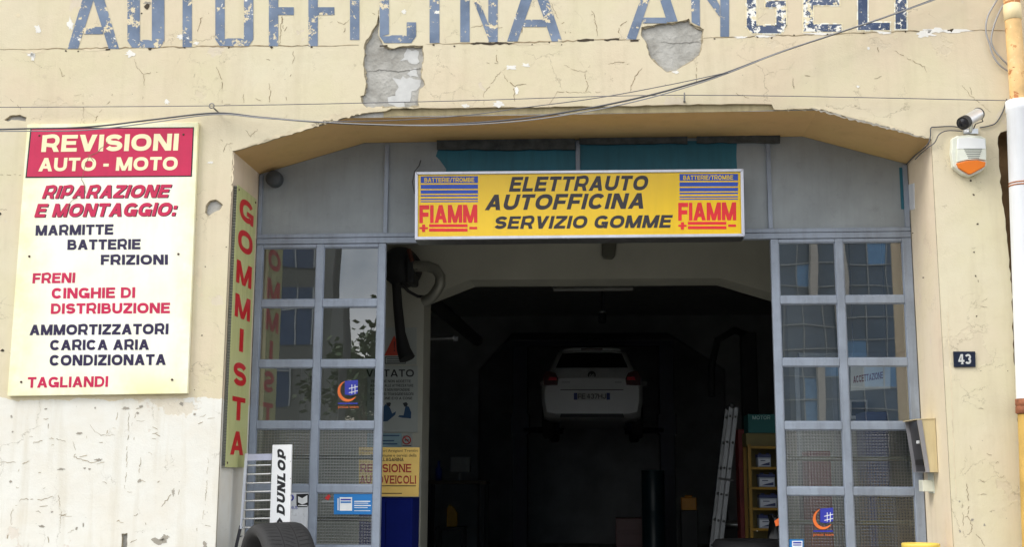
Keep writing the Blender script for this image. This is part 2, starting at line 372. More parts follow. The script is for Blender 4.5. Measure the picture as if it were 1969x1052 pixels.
def glyph(ch, t):
    """-> (width, list of strokes, each a list of quads)"""
    a = t / 2; h = t * .88; W = dict(A=.98, B=.90, C=.96, D=.93, E=.82, F=.77, G=1.0, H=.92, I=t, J=.72, L=.75, M=1.12, N=.94, O=1.04, P=.86, R=.93, S=.88, T=.82, U=.92, V=.92, Z=.82, Q=1.04)
    w = W.get(ch, .72)
    st = rect(0, 0, t, 1)
    if ch == 'A': g = [[[(0, 0), (1.1 * t, 0), (w / 2 + .55 * t, 1), (w / 2 - .55 * t, 1)]], [[(w - 1.1 * t, 0), (w, 0), (w / 2 + .55 * t, 1), (w / 2 - .55 * t, 1)]], rect(w * .22, .20, w * .78, .20 + h * .9)]
    elif ch == 'V': g = [[[(0, 1), (1.1 * t, 1), (w / 2 + .55 * t, 0), (w / 2 - .55 * t, 0)]], [[(w - 1.1 * t, 1), (w, 1), (w / 2 + .55 * t, 0), (w / 2 - .55 * t, 0)]]]
    elif ch in 'EF':
        g = [st, rect(0, 1 - h, w, 1), rect(0, .5 - h / 2 + (.02 if ch == 'E' else -.03), w * .92, .5 + h / 2 + (.02 if ch == 'E' else -.03))]
        if ch == 'E': g.append(rect(0, 0, w, h))
    elif ch == 'L': g = [st, rect(0, 0, w, h)]
    elif ch == 'T': g = [rect(0, 1 - h, w, 1), rect(w / 2 - a, 0, w / 2 + a, 1)]
    elif ch == 'I': g = [st]
    elif ch == 'H': g = [st, rect(w - t, 0, w, 1), rect(0, .5 - h / 2, w, .5 + h / 2)]
    elif ch == 'M': g = [st, rect(w - t, 0, w, 1), [[(0, 1), (1.15 * t, 1), (w / 2 + .5 * t, 0), (w / 2 - .5 * t, 0)]], [[(w - 1.15 * t, 1), (w, 1), (w / 2 + .5 * t, 0), (w / 2 - .5 * t, 0)]]]
    elif ch == 'N': g = [st, rect(w - t, 0, w, 1), [[(0, 1), (1.2 * t, 1), (w, 0), (w - 1.2 * t, 0)]]]
    elif ch == 'Z': g = [rect(0, 1 - h, w, 1), rect(0, 0, w, h), [[(0, h * .98), (1.35 * t, h * .98), (w, 1 - h * .98), (w - 1.35 * t, 1 - h * .98)]]]
    elif ch in 'O0Q': g = [sstroke(earc(w / 2, .5, w / 2 - a, .5 - a, 0, 345, 23), t, True)]
    elif ch == 'C': g = [sstroke(earc(w / 2, .5, w / 2 - a, .5 - a, 35, 325, 22), t)]
    elif ch == 'G': g = [sstroke(earc(w / 2, .5, w / 2 - a, .5 - a, 35, 318, 22), t), rect(w * .52, .52 - h, w, .52), rect(w - t * .9, 0, w, .45)]
    elif ch == 'S':
        ry = .25 - a / 2; g = [sstroke(earc(w / 2, .75 - a / 2, w / 2 - a, ry, 18, 262, 14, 2.1) + earc(w / 2, .25 + a / 2, w / 2 - a, ry, 82, -162, 14, 2.1), t)]
    elif ch == 'U': g = [sstroke([(a, 1)] + earc(w / 2, .42, w / 2 - a, .42 - a, 180, 360, 14) + [(w - a, 1)], t)]
    elif ch == 'J': g = [sstroke([(w - a, 1)] + earc(w / 2, .36, w / 2 - a, .36 - a, 0, -170, 12), t)]
    elif ch == 'D': g = [st, sstroke([(a, 1 - h / 2)] + earc(w * .42, .5, w * .58 - a, .5 - h / 2, 90, -90, 14) + [(a, h / 2)], h)]
    elif ch in 'PR':
        y0 = .44 if ch == 'R' else .40
        g = [st, sstroke([(a, 1 - h / 2)] + earc(w * .55, (1 + y0) / 2 - h / 4 + .0, w * .45 - a, (1 - h / 2 - y0) / 2 + h / 4 - .0, 90, -90, 12) + [(a, y0 - h / 2 + h / 2)], h)]
        if ch == 'R': g.append([[(w - 1.1 * t, 0), (w, 0), (w * .78, y0), (w * .78 - 1.1 * t, y0)]])
    elif ch == 'B':
        g = [st]
        for y1, y0, ww in ((1 - h / 2, .52, .92), (.52, h / 2, 1.0)):
            g.append(sstroke([(a, y1)] + earc(w * .52, (y1 + y0) / 2, w * ww - a - w * .52, (y1 - y0) / 2, 90, -90, 10) + [(a, y0)], h))
    elif ch == '-': w = .38; g = [rect(0, .32, w, .32 + h)]
    elif ch == '+': w = .6; g = [rect(0, .4, w, .6), rect(.2, .2, .4, .8)]
    elif ch == ':': w = t; g = [rect(0, 0, t, t), rect(0, .5, t, .5 + t)]
    elif ch == '/': w = .5; g = [[[(0, 0), (t * .8, 0), (w, 1), (w - t * .8, 1)]]]
    elif ch == '4': g = [rect(w * .5, 0, w * .5 + t, 1), rect(0, .24, w, .24 + h), [[(0, .24 + h * .9), (t, .24 + h * .9), (w * .5 + t * .3, 1), (w * .5 - t * .3, 1)]]]
    elif ch == '3': g = [sstroke(earc(w / 2, .75 - a / 2, w / 2 - a, .25 - a / 2, 160, -82, 12, 2.1), t), sstroke(earc(w / 2, .25 + a / 2, w / 2 - a, .25 - a / 2, 82, -160, 12, 2.1), t)]
    elif ch == '7': g = [rect(0, 1 - h, w, 1), [[(w * .2, 0), (w * .2 + t, 0), (w, 1 - h), (w - t, 1 - h)]]]
    else: w = .3; g = []
    return w, g
SLABS = {'D': [(0, 0, .3), (0, 1, .3)], 'U': [(0, 1, 0), (1, 1, 0)], 'N': [(0, 0, 0), (1, 1, 0), (0, 1, -.5)], 'L': [(0, 0, 0), (0, 1, 0)], 'P': [(0, 0, 0), (0, 1, -.5)],
         'I': [(0, 0, 0), (0, 1, 0)], 'R': [(0, 0, 0), (1, 0, .2)], 'V': [(0.1, 1, 0), (.9, 1, 0)], 'A': [(.1, 0, 0), (.9, 0, 0)], 'T': [(.5, 0, 0)], 'E': [(0, 0, -.5), (0, 1, -.5)], '4': [(.66, 0, 0)]}
def lettering(mb, text, origin, udir, vdir, nrm, t=.2, gap=.10, serif=0.0, space=.42, lift=0.0):
    """fit text into the parallelogram origin + [0,1]*udir + [0,1]*vdir, strokes laid one above the other by 0.15 mm"""
    x = 0; items = []
    for ch in text:
        if ch == ' ': x += space; continue
        w_, g = glyph(ch, t)
        if serif and ch in SLABS:
            for fx, y, _ in SLABS[ch]:
                cxs = t / 2 + fx * (w_ - t); hw = t * .5 + serif
                g = g + [rect(max(cxs - hw, -serif), 0 if y == 0 else 1 - t * .45, cxs + hw, t * .45 if y == 0 else 1)]
        for k, stq in enumerate(g): items.append((x, k, stq))
        x += w_ + gap
    tot = x - gap; o, u, v, n = Vector(origin), Vector(udir), Vector(vdir), Vector(nrm).normalized()
    for x0, k, quads in items:
        for q in quads:
            pts = [o + u * ((p[0] + x0) / tot) + v * p[1] + n * (lift + k * .00015) for p in q]
            if (pts[1] - pts[0]).cross(pts[2] - pts[0]).dot(n) < 0: pts.reverse()
            mb.add(pts, [(0, 1, 2, 3)])
def letter_px(mb, text, bl, br, tl, Y, **kw):
    o = P(*bl, Y); u = P(*br, Y) - o; v = P(*tl, Y) - o
    lettering(mb, text, o, u, v, (0, -1, 0), **kw)
def small_text(mb, text, origin, udir, vdir):
    """thin built-in typeface for small print, fitted to the parallelogram"""
    c = bpy.data.curves.new('small', 'FONT'); c.body = text; c.resolution_u = 2; c.fill_mode = 'FRONT' if hasattr(c, 'fill_mode') else c.fill_mode
    ob = bpy.data.objects.new('small', c); COL.objects.link(ob)
    dg = bpy.context.evaluated_depsgraph_get(); me = bpy.data.meshes.new_from_object(ob.evaluated_get(dg))
    vs = [v.co.copy() for v in me.vertices]; fs = [tuple(p.vertices) for p in me.polygons]
    bpy.data.objects.remove(ob); bpy.data.curves.remove(c); bpy.data.meshes.remove(me)
    x0 = min(v.x for v in vs); x1 = max(v.x for v in vs); y0 = min(v.y for v in vs); y1 = max(v.y for v in vs)
    o, u, v_ = Vector(origin), Vector(udir), Vector(vdir)
    mb.add([o + u * ((v.x - x0) / (x1 - x0)) + v_ * ((v.y - y0) / (y1 - y0)) for v in vs], fs)
def small_px(mb, text, bl, br, tl, Y):
    o = P(*bl, Y); small_text(mb, text, o, P(*br, Y) - o, P(*tl, Y) - o)
def rect_px(mb, x0, y0, x1, y1, Y, th=0.0):
    pts = [P(x0, y1, Y), P(x1, y1, Y), P(x1, y0, Y), P(x0, y0, Y)]
    if th: mb.prism(pts, (0, th, 0))
    else: mb.add(pts, [(0, 1, 2, 3)])
def poly_px(mb, pts, Y, th):
    mb.prism([P(x, y, Y) for x, y in pts], (0, th, 0))

# ------------------------------------------------------------------ ground
g = MB(); g.add([(-60, -1.8, -.12), (60, -1.8, -.12), (60, -60, -.12), (-60, -60, -.12)], [(0, 3, 2, 1)][::-1]); struct(g.build('road', asphalt))
g = MB(); g.box((-60, -1.8, -.3), (60, -.02, 0)); struct(g.build('pavement', paving))
g = MB(); g.box((-5.5, -.02, -.3), (6.5, 21, .0)); struct(g.build('garage_floor', floor_m))

# ------------------------------------------------------------------ the garage building
def jag(pts, amp, step, closed=True, seed=1):
    rnd = random.Random(seed); o = []; n = len(pts)
    for i in range(n if closed else n - 1):
        a, b = Vector(pts[i]), Vector(pts[(i + 1) % n]); k = max(1, int((b - a).length / step))
        nr = Vector((-(b - a).y, (b - a).x)).normalized()
        for j in range(k):
            f = j / k; q = a + (b - a) * f
            if j: q = q + nr * rnd.uniform(-amp, amp) + (b - a).normalized() * rnd.uniform(-.3, .3) * step
            o.append(q)
    return o
def c4(s, x0, y0, pts): return [(x0 + x / s, y0 + y / s) for x, y in pts]
def toXZ(pts): return [Vector((P(x, y, 0).x, P(x, y, 0).z)) for x, y in pts]
def solid_with_holes(name, outer, holes, y0, y1, mats, parent, pick):
    c = bpy.data.curves.new(name, 'CURVE'); c.dimensions = '2D'; c.fill_mode = 'BOTH'; c.extrude = (y1 - y0) / 2
    for pts in [outer] + holes:
        s = c.splines.new('POLY'); s.points.add(len(pts) - 1); s.use_cyclic_u = True
        for sp, q in zip(s.points, pts): sp.co = (q[0], q[1], 0, 1)
    ob = bpy.data.objects.new(name, c); COL.objects.link(ob)
    me = bpy.data.meshes.new_from_object(ob.evaluated_get(bpy.context.evaluated_depsgraph_get()))
    bpy.data.objects.remove(ob); bpy.data.curves.remove(c)
    mb = MB(); ym = (y0 + y1) / 2
    vs = [Vector((v.co.x, ym - v.co.z, v.co.y)) for v in me.vertices]
    for p in me.polygons:
        idx = list(p.vertices); pts = [vs[i] for i in idx]; n = (pts[1] - pts[0]).cross(pts[2] - pts[0])
        mb.cur = pick(n.normalized() if n.length else Vector((0, -1, 0)), sum(pts, Vector()) / len(pts)); mb.add(pts, [tuple(range(len(pts)))])
    bpy.data.meshes.remove(me)
    return mb.build(name, mats, parent)

bld = thing('garage_building', 'cream plastered garage front with peeling paint, faded blue lettering and wide glazed doorway', 'building')
ARCH_TOP = [(449, 290), (665, 225), (1573, 210), (1787, 267)]
a_xz = toXZ(ARCH_TOP); a_xz[0].x = XL; a_xz[3].x = XR
arch_core = [Vector((XL, -.1))] + a_xz + [Vector((XR, -.1))]
# plaster opening: broken edge, with the bare band along the lintel
top_edge = toXZ([(449, 290)]) + jag(toXZ([(449, 290), (560, 257), (655, 226), (700, 217), (742, 213), (752, 208), (900, 207), (1200, 203), (1400, 199), (1484, 200), (1489, 210), (1575, 208), (1640, 227), (1720, 247), (1787, 267)]), .004, .05, False, 3)[1:] + toXZ([(1787, 267)])
top_edge[0].x = XL; top_edge[-1].x = XR
arch_plaster = [Vector((XL, -.1))] + top_edge + [Vector((XR, -.1))]
patch_a = c4(3.506, 400, 0, [(1150, 90), (1140, 140), (1095, 230), (1055, 290), (1045, 420), (1065, 560), (1050, 640), (1027, 645), (1035, 690), (1080, 742), (1150, 726), (1240, 722), (1330, 728), (1425, 718), (1418, 690), (1430, 600), (1465, 570), (1440, 520), (1455, 360), (1450, 305), (1340, 308), (1230, 322), (1180, 300), (1150, 240), (1153, 175)])
patch_b = c4(3.506, 900, 0, [(1168, 180), (1290, 155), (1400, 145), (1490, 122), (1500, 150), (1590, 195), (1575, 330), (1560, 370), (1520, 405), (1440, 450), (1400, 480), (1340, 487), (1280, 440), (1230, 390), (1190, 270), (1163, 235)])
niche = [(1919, 263), (1924, 254), (1934, 251), (1992, 251), (2012, 900), (1990, 1180), (1976, 1180), (1972, 1000), (1966, 900), (1957, 800), (1953, 740), (1948, 640), (1945, 560), (1941, 500), (1936, 450), (1930, 400), (1926, 380), (1921, 310)]
small_holes = [c4(2.63, 0, 0, [(20, 605), (50, 583), (100, 578), (134, 592), (130, 612), (60, 604), (40, 614)]),
               c4(3.372, 0, 740, [(787, 968), (826, 964), (824, 1120), (784, 1120)]),
               c4(2.63, 0, 0, [(1040, 1040), (1060, 1015), (1090, 1008), (1128, 1035), (1110, 1062), (1078, 1075), (1052, 1095), (1036, 1075)])]
outer = [Vector((-9, -.25)), Vector((7.5, -.25)), Vector((7.5, 8.5)), Vector((-9, 8.5))]
niche_xz = jag(toXZ(niche), .006, .035, True, 5)
front = solid_with_holes('plaster_layer', outer, [arch_plaster, jag(toXZ(patch_a), .006, .025, True, 11), jag(toXZ(patch_b), .005, .025, True, 12), niche_xz] + [jag(toXZ(h), .003, .02, True, 13 + i) for i, h in enumerate(small_holes)],
                         0.0, .0095, [plaster, chip_y], bld, lambda n, c: 0)
def grow(pts, k):
    c = sum(pts, Vector((0, 0))) / len(pts); return [c + (q - c) * k for q in pts]
solid_with_holes('render_coat', outer, [arch_plaster, jag(grow(toXZ(patch_a), .965), .008, .02, True, 31), jag(grow(toXZ(patch_b), .96), .007, .02, True, 32), niche_xz] + [jag(grow(toXZ(h), .9), .003, .02, True, 43 + i) for i, h in enumerate(small_holes)],
                 .0097, .0222, [mat('coarse_render', S(186, 174, 148), .95, 0, col2=S(150, 140, 120), vscale=16, bump=1.0, bscale=60)], bld, lambda n, c: 0)
def core_pick(n, c):
    if abs(n.y) > .9:
        return 1 if c.y < .5 and False else 0
    if c.x > P(1850, 500, 0).x: return 3
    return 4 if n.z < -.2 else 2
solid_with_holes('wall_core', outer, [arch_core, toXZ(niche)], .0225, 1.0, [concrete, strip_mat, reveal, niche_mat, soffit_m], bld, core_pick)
b = MB(); b.box((P(1910, 300).x, .16, -.25), (P(2020, 300).x, .2, P(1930, 240).z)); b.build('niche_back', niche_mat, bld)
b = MB(); pts = [(742, 214), (752, 209), (1484, 201), (1490, 211), (1574, 211)]; 
poly_px(b, [(737, 216), (745, 206), (900, 205.5), (1200, 201.5), (1400, 197.5), (1486, 198), (1491, 211), (1400, 214.5), (1100, 218), (760, 223), (738, 225)], .0205, .0015); b.build('bare_lintel_band', strip_mat, bld)

# cracks and chips
def ribbon(mb, pts, w0, seed, Y=-.0012, jit=2.0, step=7.0, gaps=0.0):
    rnd = random.Random(seed); path = []
    for i in range(len(pts) - 1):
        a, b_ = Vector(pts[i]), Vector(pts[i + 1]); k = max(1, int((b_ - a).length / step))
        for j in range(k): path.append(a + (b_ - a) * (j / k) + Vector((rnd.uniform(-jit, jit), rnd.uniform(-jit, jit))) * (0 if j == 0 and i == 0 else 1))
    path.append(Vector(pts[-1])); n = len(path); L_, R_ = [], []
    for i, p in enumerate(path):
        d = (path[min(i + 1, n - 1)] - path[max(i - 1, 0)]); d = d.normalized() if d.length else Vector((1, 0)); nr = Vector((-d.y, d.x))
        w_ = w0 * (.25 + .75 * math.sin(math.pi * min(1, (i + .3) / n)) ** .5) * rnd.uniform(.5, 1.4) / 2
        L_.append(P(*(p + nr * w_), Y)); R_.append(P(*(p - nr * w_), Y))
    skip = 0
    for i in range(n - 1):
        if gaps and skip == 0 and rnd.random() < gaps: skip = rnd.randint(1, 3)
        if skip: skip -= 1; continue
        mb.add([L_[i], R_[i], R_[i + 1], L_[i + 1]], [(0, 1, 2, 3)])
    if not mb.v: mb.add([L_[0], R_[0], R_[1], L_[1]], [(0, 1, 2, 3)])
CR = [[(258, 112), (262, 128), (276, 142), (277, 158), (274, 190)], [(278, 142), (310, 136)], [(416, 128), (428, 158), (426, 185), (428, 205)],
      [(563, 92), (565, 110), (562, 122)], [(562, 140), (556, 153)], [(517, 160), (520, 180), (518, 196)], [(468, 180), (470, 200)], [(550, 186), (551, 192)],
      [(205, 200), (213, 195), (216, 180)], [(196, 210), (188, 222), (183, 232)], [(114, 130), (120, 145), (136, 150)],
      [(472, 250), (482, 262), (495, 248)], [(423, 268), (436, 275), (430, 292)], [(436, 276), (448, 276)],
      [(538, 90), (542, 30), (545, 62), (556, 45)], [(1137, 20), (1142, 30), (1148, 60), (1150, 75)], [(1136, 28), (1145, 26)], [(1190, 75), (1190, 50), (1205, 40)],
      [(956, 95), (954, 115), (958, 120)], [(935, 120), (958, 122)], [(972, 130), (955, 145), (943, 165), (930, 180), (931, 205)], [(968, 142), (975, 155), (988, 165), (990, 195)],
      [(988, 165), (1000, 163), (1012, 161)], [(1085, 125), (1105, 135), (1125, 138), (1135, 125)], [(1125, 140), (1130, 165), (1126, 176)], [(1170, 123), (1190, 118), (1210, 122)],
      [(1055, 205), (1062, 190), (1072, 175), (1110, 178), (1155, 176)], [(1235, 130), (1222, 145), (1215, 160), (1212, 175)], [(1340, 122), (1340, 160)],
      [(1720, 97), (1745, 112), (1778, 128), (1784, 142)], [(1850, 163), (1865, 182), (1888, 200), (1905, 215)], [(1525, 150), (1527, 180)], [(1545, 143), (1558, 146)],
      [(635, 42), (648, 40), (662, 47), (672, 36)], [(663, 48), (661, 66)], [(1085, 55), (1088, 62), (1105, 61)], [(1080, 45), (1085, 42)],
      [(1005, 40), (1003, 62)], [(905, 53), (935, 46), (948, 55), (970, 52)], [(715, 24), (727, 29), (730, 18)], [(350, 60), (355, 28), (368, 12)], [(380, 60), (386, 36), (402, 24)],
      [(248, 792), (246, 840), (243, 900), (240, 945)], [(262, 795), (250, 825)], [(64, 862), (66, 852), (100, 843), (128, 850)], [(22, 1010), (22, 985), (40, 960), (80, 962), (112, 952), (118, 985), (115, 1010)],
      [(173, 817), (185, 833), (198, 838), (221, 838)], [(140, 850), (146, 865), (142, 880), (175, 890), (190, 888)], [(0, 890), (30, 890)], [(118, 992), (138, 994)], [(130, 1026), (142, 1020)],
      [(335, 940), (315, 970), (310, 975)], [(270, 880), (268, 910)], [(400, 880), (396, 960), (390, 1000)],
      [(1858, 920), (1860, 945), (1863, 965), (1861, 993), (1869, 1010), (1868, 1022), (1885, 1036), (1893, 1052)], [(1869, 1022), (1855, 1034)], [(1850, 960), (1854, 1035)], [(1861, 993), (1855, 996)],
      [(1690, 100), (1688, 90)], [(40, 210), (20, 190)], [(160, 180), (161, 225)], [(0, 336), (40, 336)], [(0, 403), (18, 402)], [(1060, 5), (1075, 40)], [(1415, 178), (1440, 188)]]
for i, p in enumerate(CR):
    ck = MB(); ribbon(ck, p, .75 + (i * 37 % 10) * .06 + (.5 if p[0][0] == 1858 else 0), i, jit=1.5, step=3.2, gaps=.13); ck.build('plaster_crack', crack_l if max(p[0][1], p[-1][1]) > 770 else crackm, bld)
jt = MB()
for i, pth in enumerate(([(0, 94), (120, 93), (250, 91), (400, 89), (690, 86)], [(818, 84), (1000, 82), (1120, 77), (1230, 75)], [(1352, 73), (1560, 66), (1760, 59), (1940, 57)])):
    jt = MB(); ribbon(jt, pth, 2.2, 77 + i, jit=1.4, step=9); jt.build('plaster_joint', joint_m, bld)
for x0, x1, y in ((905, 985, 83.5), (1110, 1142, 77), (1162, 1190, 76), (203, 212, 95), (1212, 1228, 78), (285, 292, 93), (1822, 1832, 58), (730, 745, 88)): 
    jt = MB(); ribbon(jt, [(x0, y), (x1, y - 1)], 4.2, x0, Y=-.0018, jit=1.4, step=6); jt.build('joint_gap', holem, bld)
def blob(mm, cx, cy, rx, ry, seed, Y=-.0016, n=19):
    mb = MB(); rnd = random.Random(seed); pts = []
    for k in range(n):
        a = 2 * math.pi * k / n; q = rnd.uniform(.5, 1.25); pts.append((cx + rx * q * math.cos(a), cy + ry * q * math.sin(a)))
    v = [P(x, y, Y) for x, y in pts]; c = P(cx, cy, Y); mb.add([c] + v, [(0, (k + 1) % n + 1, k + 1) for k in range(n)]); mb.build('screw_hole' if mm is holem else 'paint_chip', mm, bld)
for i, (pth, w_, mm) in enumerate((([(1500, 206), (1580, 206), (1650, 226), (1720, 244), (1784, 264)], 6, chip_y), ([(1560, 208), (1640, 229), (1720, 249), (1780, 265)], 4, chip_g), ([(600, 240), (655, 222), (700, 212), (735, 208)], 12, chip_y), ([(500, 272), (560, 254), (640, 230)], 7, chip_y), ([(455, 286), (520, 268)], 3, chip_y), ([(450, 292), (447, 330), (440, 420)], 3, chip_y), ([(1822, 600), (1830, 760), (1838, 960)], 3, chip_y))):
    mb = MB(); ribbon(mb, pth, w_, 850 + i, Y=-.0008, jit=1.6, step=5); mb.build('edge_wear', mm, bld)
rs_ = random.Random(42)
for i in range(70):
    x, y = (rs_.uniform(8, 405), rs_.uniform(780, 1048)) if i < 44 else (rs_.uniform(10, 1900), rs_.uniform(100, 225)) if i < 56 else (rs_.uniform(1845, 1930), rs_.uniform(430, 1045))
    if any(abs(x - a) < 60 and abs(y - b_) < 90 for a, b_ in ((755, 150), (1295, 90))): continue
    a = rs_.uniform(-.5, .5) if rs_.random() < .7 else rs_.uniform(1.2, 1.9); L_ = rs_.uniform(4, 16)
    mb = MB(); ribbon(mb, [(x, y), (x + L_ * .5 * math.cos(a), y + L_ * .5 * math.sin(a) + rs_.uniform(-2, 2)), (x + L_ * math.cos(a), y + L_ * math.sin(a))], rs_.uniform(.7, 1.5), i + 500, jit=.9, step=3); mb.build('paint_scratch', crack_l, bld)
cw, cb, cg, chh = chipm, chip_y, chip_g, holem
for i, (x, y, rx, ry) in enumerate([(73, 55, 7, 8), (60, 105, 9, 5), (63, 108, 5, 9), (135, 45, 6, 15), (250, 103, 9, 7), (347, 70, 8, 6), (321, 195, 5, 5), (983, 129, 10, 5), (1011, 125, 8, 4), (960, 200, 13, 6), (993, 174, 4, 9), (776, 22, 5, 5), (1299, 138, 7, 3),
                                    (1780, 64, 20, 8), (1800, 58, 24, 5), (1838, 59, 30, 3.5), (895, 203, 8, 4), (1425, 71, 14, 3), (1470, 69, 20, 2.5), (1575, 64, 25, 2.5), (1700, 62, 16, 3), (1650, 166, 3, 2.5), (1670, 92, 3, 3), (405, 312, 8, 3), (377, 82, 5, 4)]): blob(cw, x, y, rx, ry, 100 + i)
for i, (x, y, rx, ry) in enumerate([(85, 146, 6, 6), (383, 530, 9, 22), (388, 568, 4, 4), (65, 98, 24, 4), (180, 95, 34, 3), (1010, 84, 30, 2.5), (1060, 83, 14, 3), (1722, 70, 5, 5), (35, 29, 5, 4)]): blob(cb, x, y, rx, ry, 200 + i, -.0009)
for i, (x, y, rx, ry) in enumerate([(152, 834, 8, 2.5), (242, 786, 8, 3), (271, 782, 4, 3), (349, 777, 4, 4), (374, 797, 3, 3), (265, 795, 3, 2.5), (24, 831, 2, 2), (22, 802, 2.5, 3), (268, 925, 4, 4), (190, 885, 8, 3), (163, 901, 3, 2), (172, 903, 3, 2), (118, 903, 8, 2), (80, 1013, 6, 3), (147, 1017, 3, 4), (160, 1011, 2, 5),
                                    (333, 948, 3, 7), (306, 1042, 16, 7), (318, 1034, 9, 5), (394, 1049, 4, 8), (88, 787, 3, 2), (183, 785, 2, 1.5), (20, 927, 3, 3), (100, 985, 2.5, 2), (313, 1040, 8, 3), (285, 5, 9, 3), (1456, 1022, 1, 1), (1869, 1000, 3, 3), (1846, 1022, 2, 3), (1845, 965, 2, 2), (1893, 1010, 2, 3)]): blob(cg, x, y, rx, ry, 300 + i, -.0013)
for i, (x, y, r_) in enumerate([(283, 12, 6), (250, 80, 2.2), (272, 25, 2), (289, 93, 3.5), (355, 91, 3), (127, 97, 2), (150, 98, 2), (440, 91, 2), (522, 90, 3.2), (599, 90, 2.2), (834, 86, 2.4), (874, 88, 2.4), (1023, 85, 1.6), (1056, 81, 2), (1080, 85, 1.4), (1374, 74, 2), (1484, 72, 2.2), (1456, 70, 2.2), (1527, 67, 2.3), (1591, 65, 2), (1661, 63, 2), (1741, 60, 2), (1830, 57, 4), (1867, 347, 2.2), (1872, 374, 2.4), (1880, 431, 2.4), (1873, 485, 2), (1876, 531, 2), (1878, 608, 2), (1886, 714, 1.2), (1938, 714, 1.2), (388, 645, 1.6), (435, 475, 1.4), (395, 513, 1.4), (374, 750, 1.2), (1775, 534, 1.6), (1755, 448, 1.6), (5, 675, 4), (0, 410, 4)]): blob(chh, x, y, r_, r_ * .9, 400 + i, -.002, 8)

for i, (x, y, rx, ry) in enumerate(((790, 108, 22, 15), (780, 165, 26, 26), (768, 190, 20, 14), (795, 140, 12, 10))):
    blob(mat('whitewash', S(206, 206, 204), .95, var=.1, vscale=14), x, y, rx, ry, 700 + i, .0212 - i * .0002, 17)
sm_ = MB(); ribbon(sm_, [(702, 137), (730, 134), (760, 137), (812, 132)], 1.6, 88, Y=.0200, jit=1.2, step=5); sm_.build('mortar_seam', mat('mortar_seam', S(132, 130, 124), .95), bld)
sm_ = MB(); ribbon(sm_, [(1270, 80), (1300, 83), (1345, 80)], 1.2, 89, Y=.0200, jit=1.2, step=5); sm_.build('mortar_seam', mat('mortar_seam', S(132, 130, 124)), bld)
# painted lettering on the wall: (strokes in photo pixels)
def bar(x0, y0, x1, y1): return [(x0, y0), (x1, y0), (x1, y1), (x0, y1)]
def lshape(kind, xl, xr, yb, sw=18):
    yt = yb - 128; c = 9
    if kind == 'I': return [bar(xl, yt, xr, yb)]
    if kind == 'T': return [bar(xl + (xr - xl) / 2 - sw / 2, yt + 16, xl + (xr - xl) / 2 + sw / 2, yb), bar(xl, yt, xr, yt + 16)]
    if kind == 'A': 
        m_ = (xl + xr) / 2; h = 11; f = .30; e = 2
        return [[(xl, yb), (xl + 20, yb), (m_ + h, yt), (m_ - h, yt)], [(xr - 20, yb), (xr, yb), (m_ + h, yt), (m_ - h, yt)], bar(xl + 31, yb - 42, xr - 31, yb - 28)]
    if kind in 'UOCG':
        o = [[(xl, yt + c), (xl + sw, yt + c), (xl + sw, yb - c - 8), (xl, yb - c - 3)] if kind == 'C' else bar(xl, yt + c, xl + sw, yb - c - 4),
             [(xl, yb - c - 4), (xl + sw, yb - c - 4), (xl + sw + 6, yb - 15), (xr - sw - 6, yb - 15), (xr - sw, yb - c - 4), (xr, yb - c - 4), (xr - c, yb), (xl + c, yb)]]
        if kind in 'UO': o.append(bar(xr - sw, yt + c, xr, yb - c - 4))
        if kind != 'U': o.append([(xl, yt + c + 4), (xl + c, yt), (xr - c, yt), (xr, yt + c + 4), (xr - sw, yt + c + 4), (xr - sw - 6, yt + 15), (xl + sw + 6, yt + 15), (xl + sw, yt + c + 4)])
        if kind == 'C': o.append(bar(xr - sw, yb - 40, xr, yb - c - 4))
        if kind == 'G': o += [bar(xr - sw, yb - 62, xr, yb - c - 4), bar(xl + 36, yb - 62, xr - sw, yb - 50)]
        return o
    if kind in 'FEL':
        o = [bar(xl, yt, xl + sw, yb)]
        if kind == 'F': o += [bar(xl + sw, yb - 75, xr, yb - 60), bar(xl + sw, yt, xr + 4, yt + 15)]
        if kind == 'E': o += [bar(xl + sw, yb - 65, xr - 4, yb - 51), bar(xl + sw, yt, xr, yt + 15), bar(xl + sw, yb - 14, xr, yb)]
        if kind == 'L': o += [bar(xl + sw, yb - 14, xr, yb)]
        return o
    if kind == 'N': return [bar(xl, yt, xl + sw, yb), bar(xr - sw, yt, xr, yb), [(xl + sw, yt), (xr - sw, yb - 34), (xr - sw, yb - 6), (xl + sw, yt + 30)]]
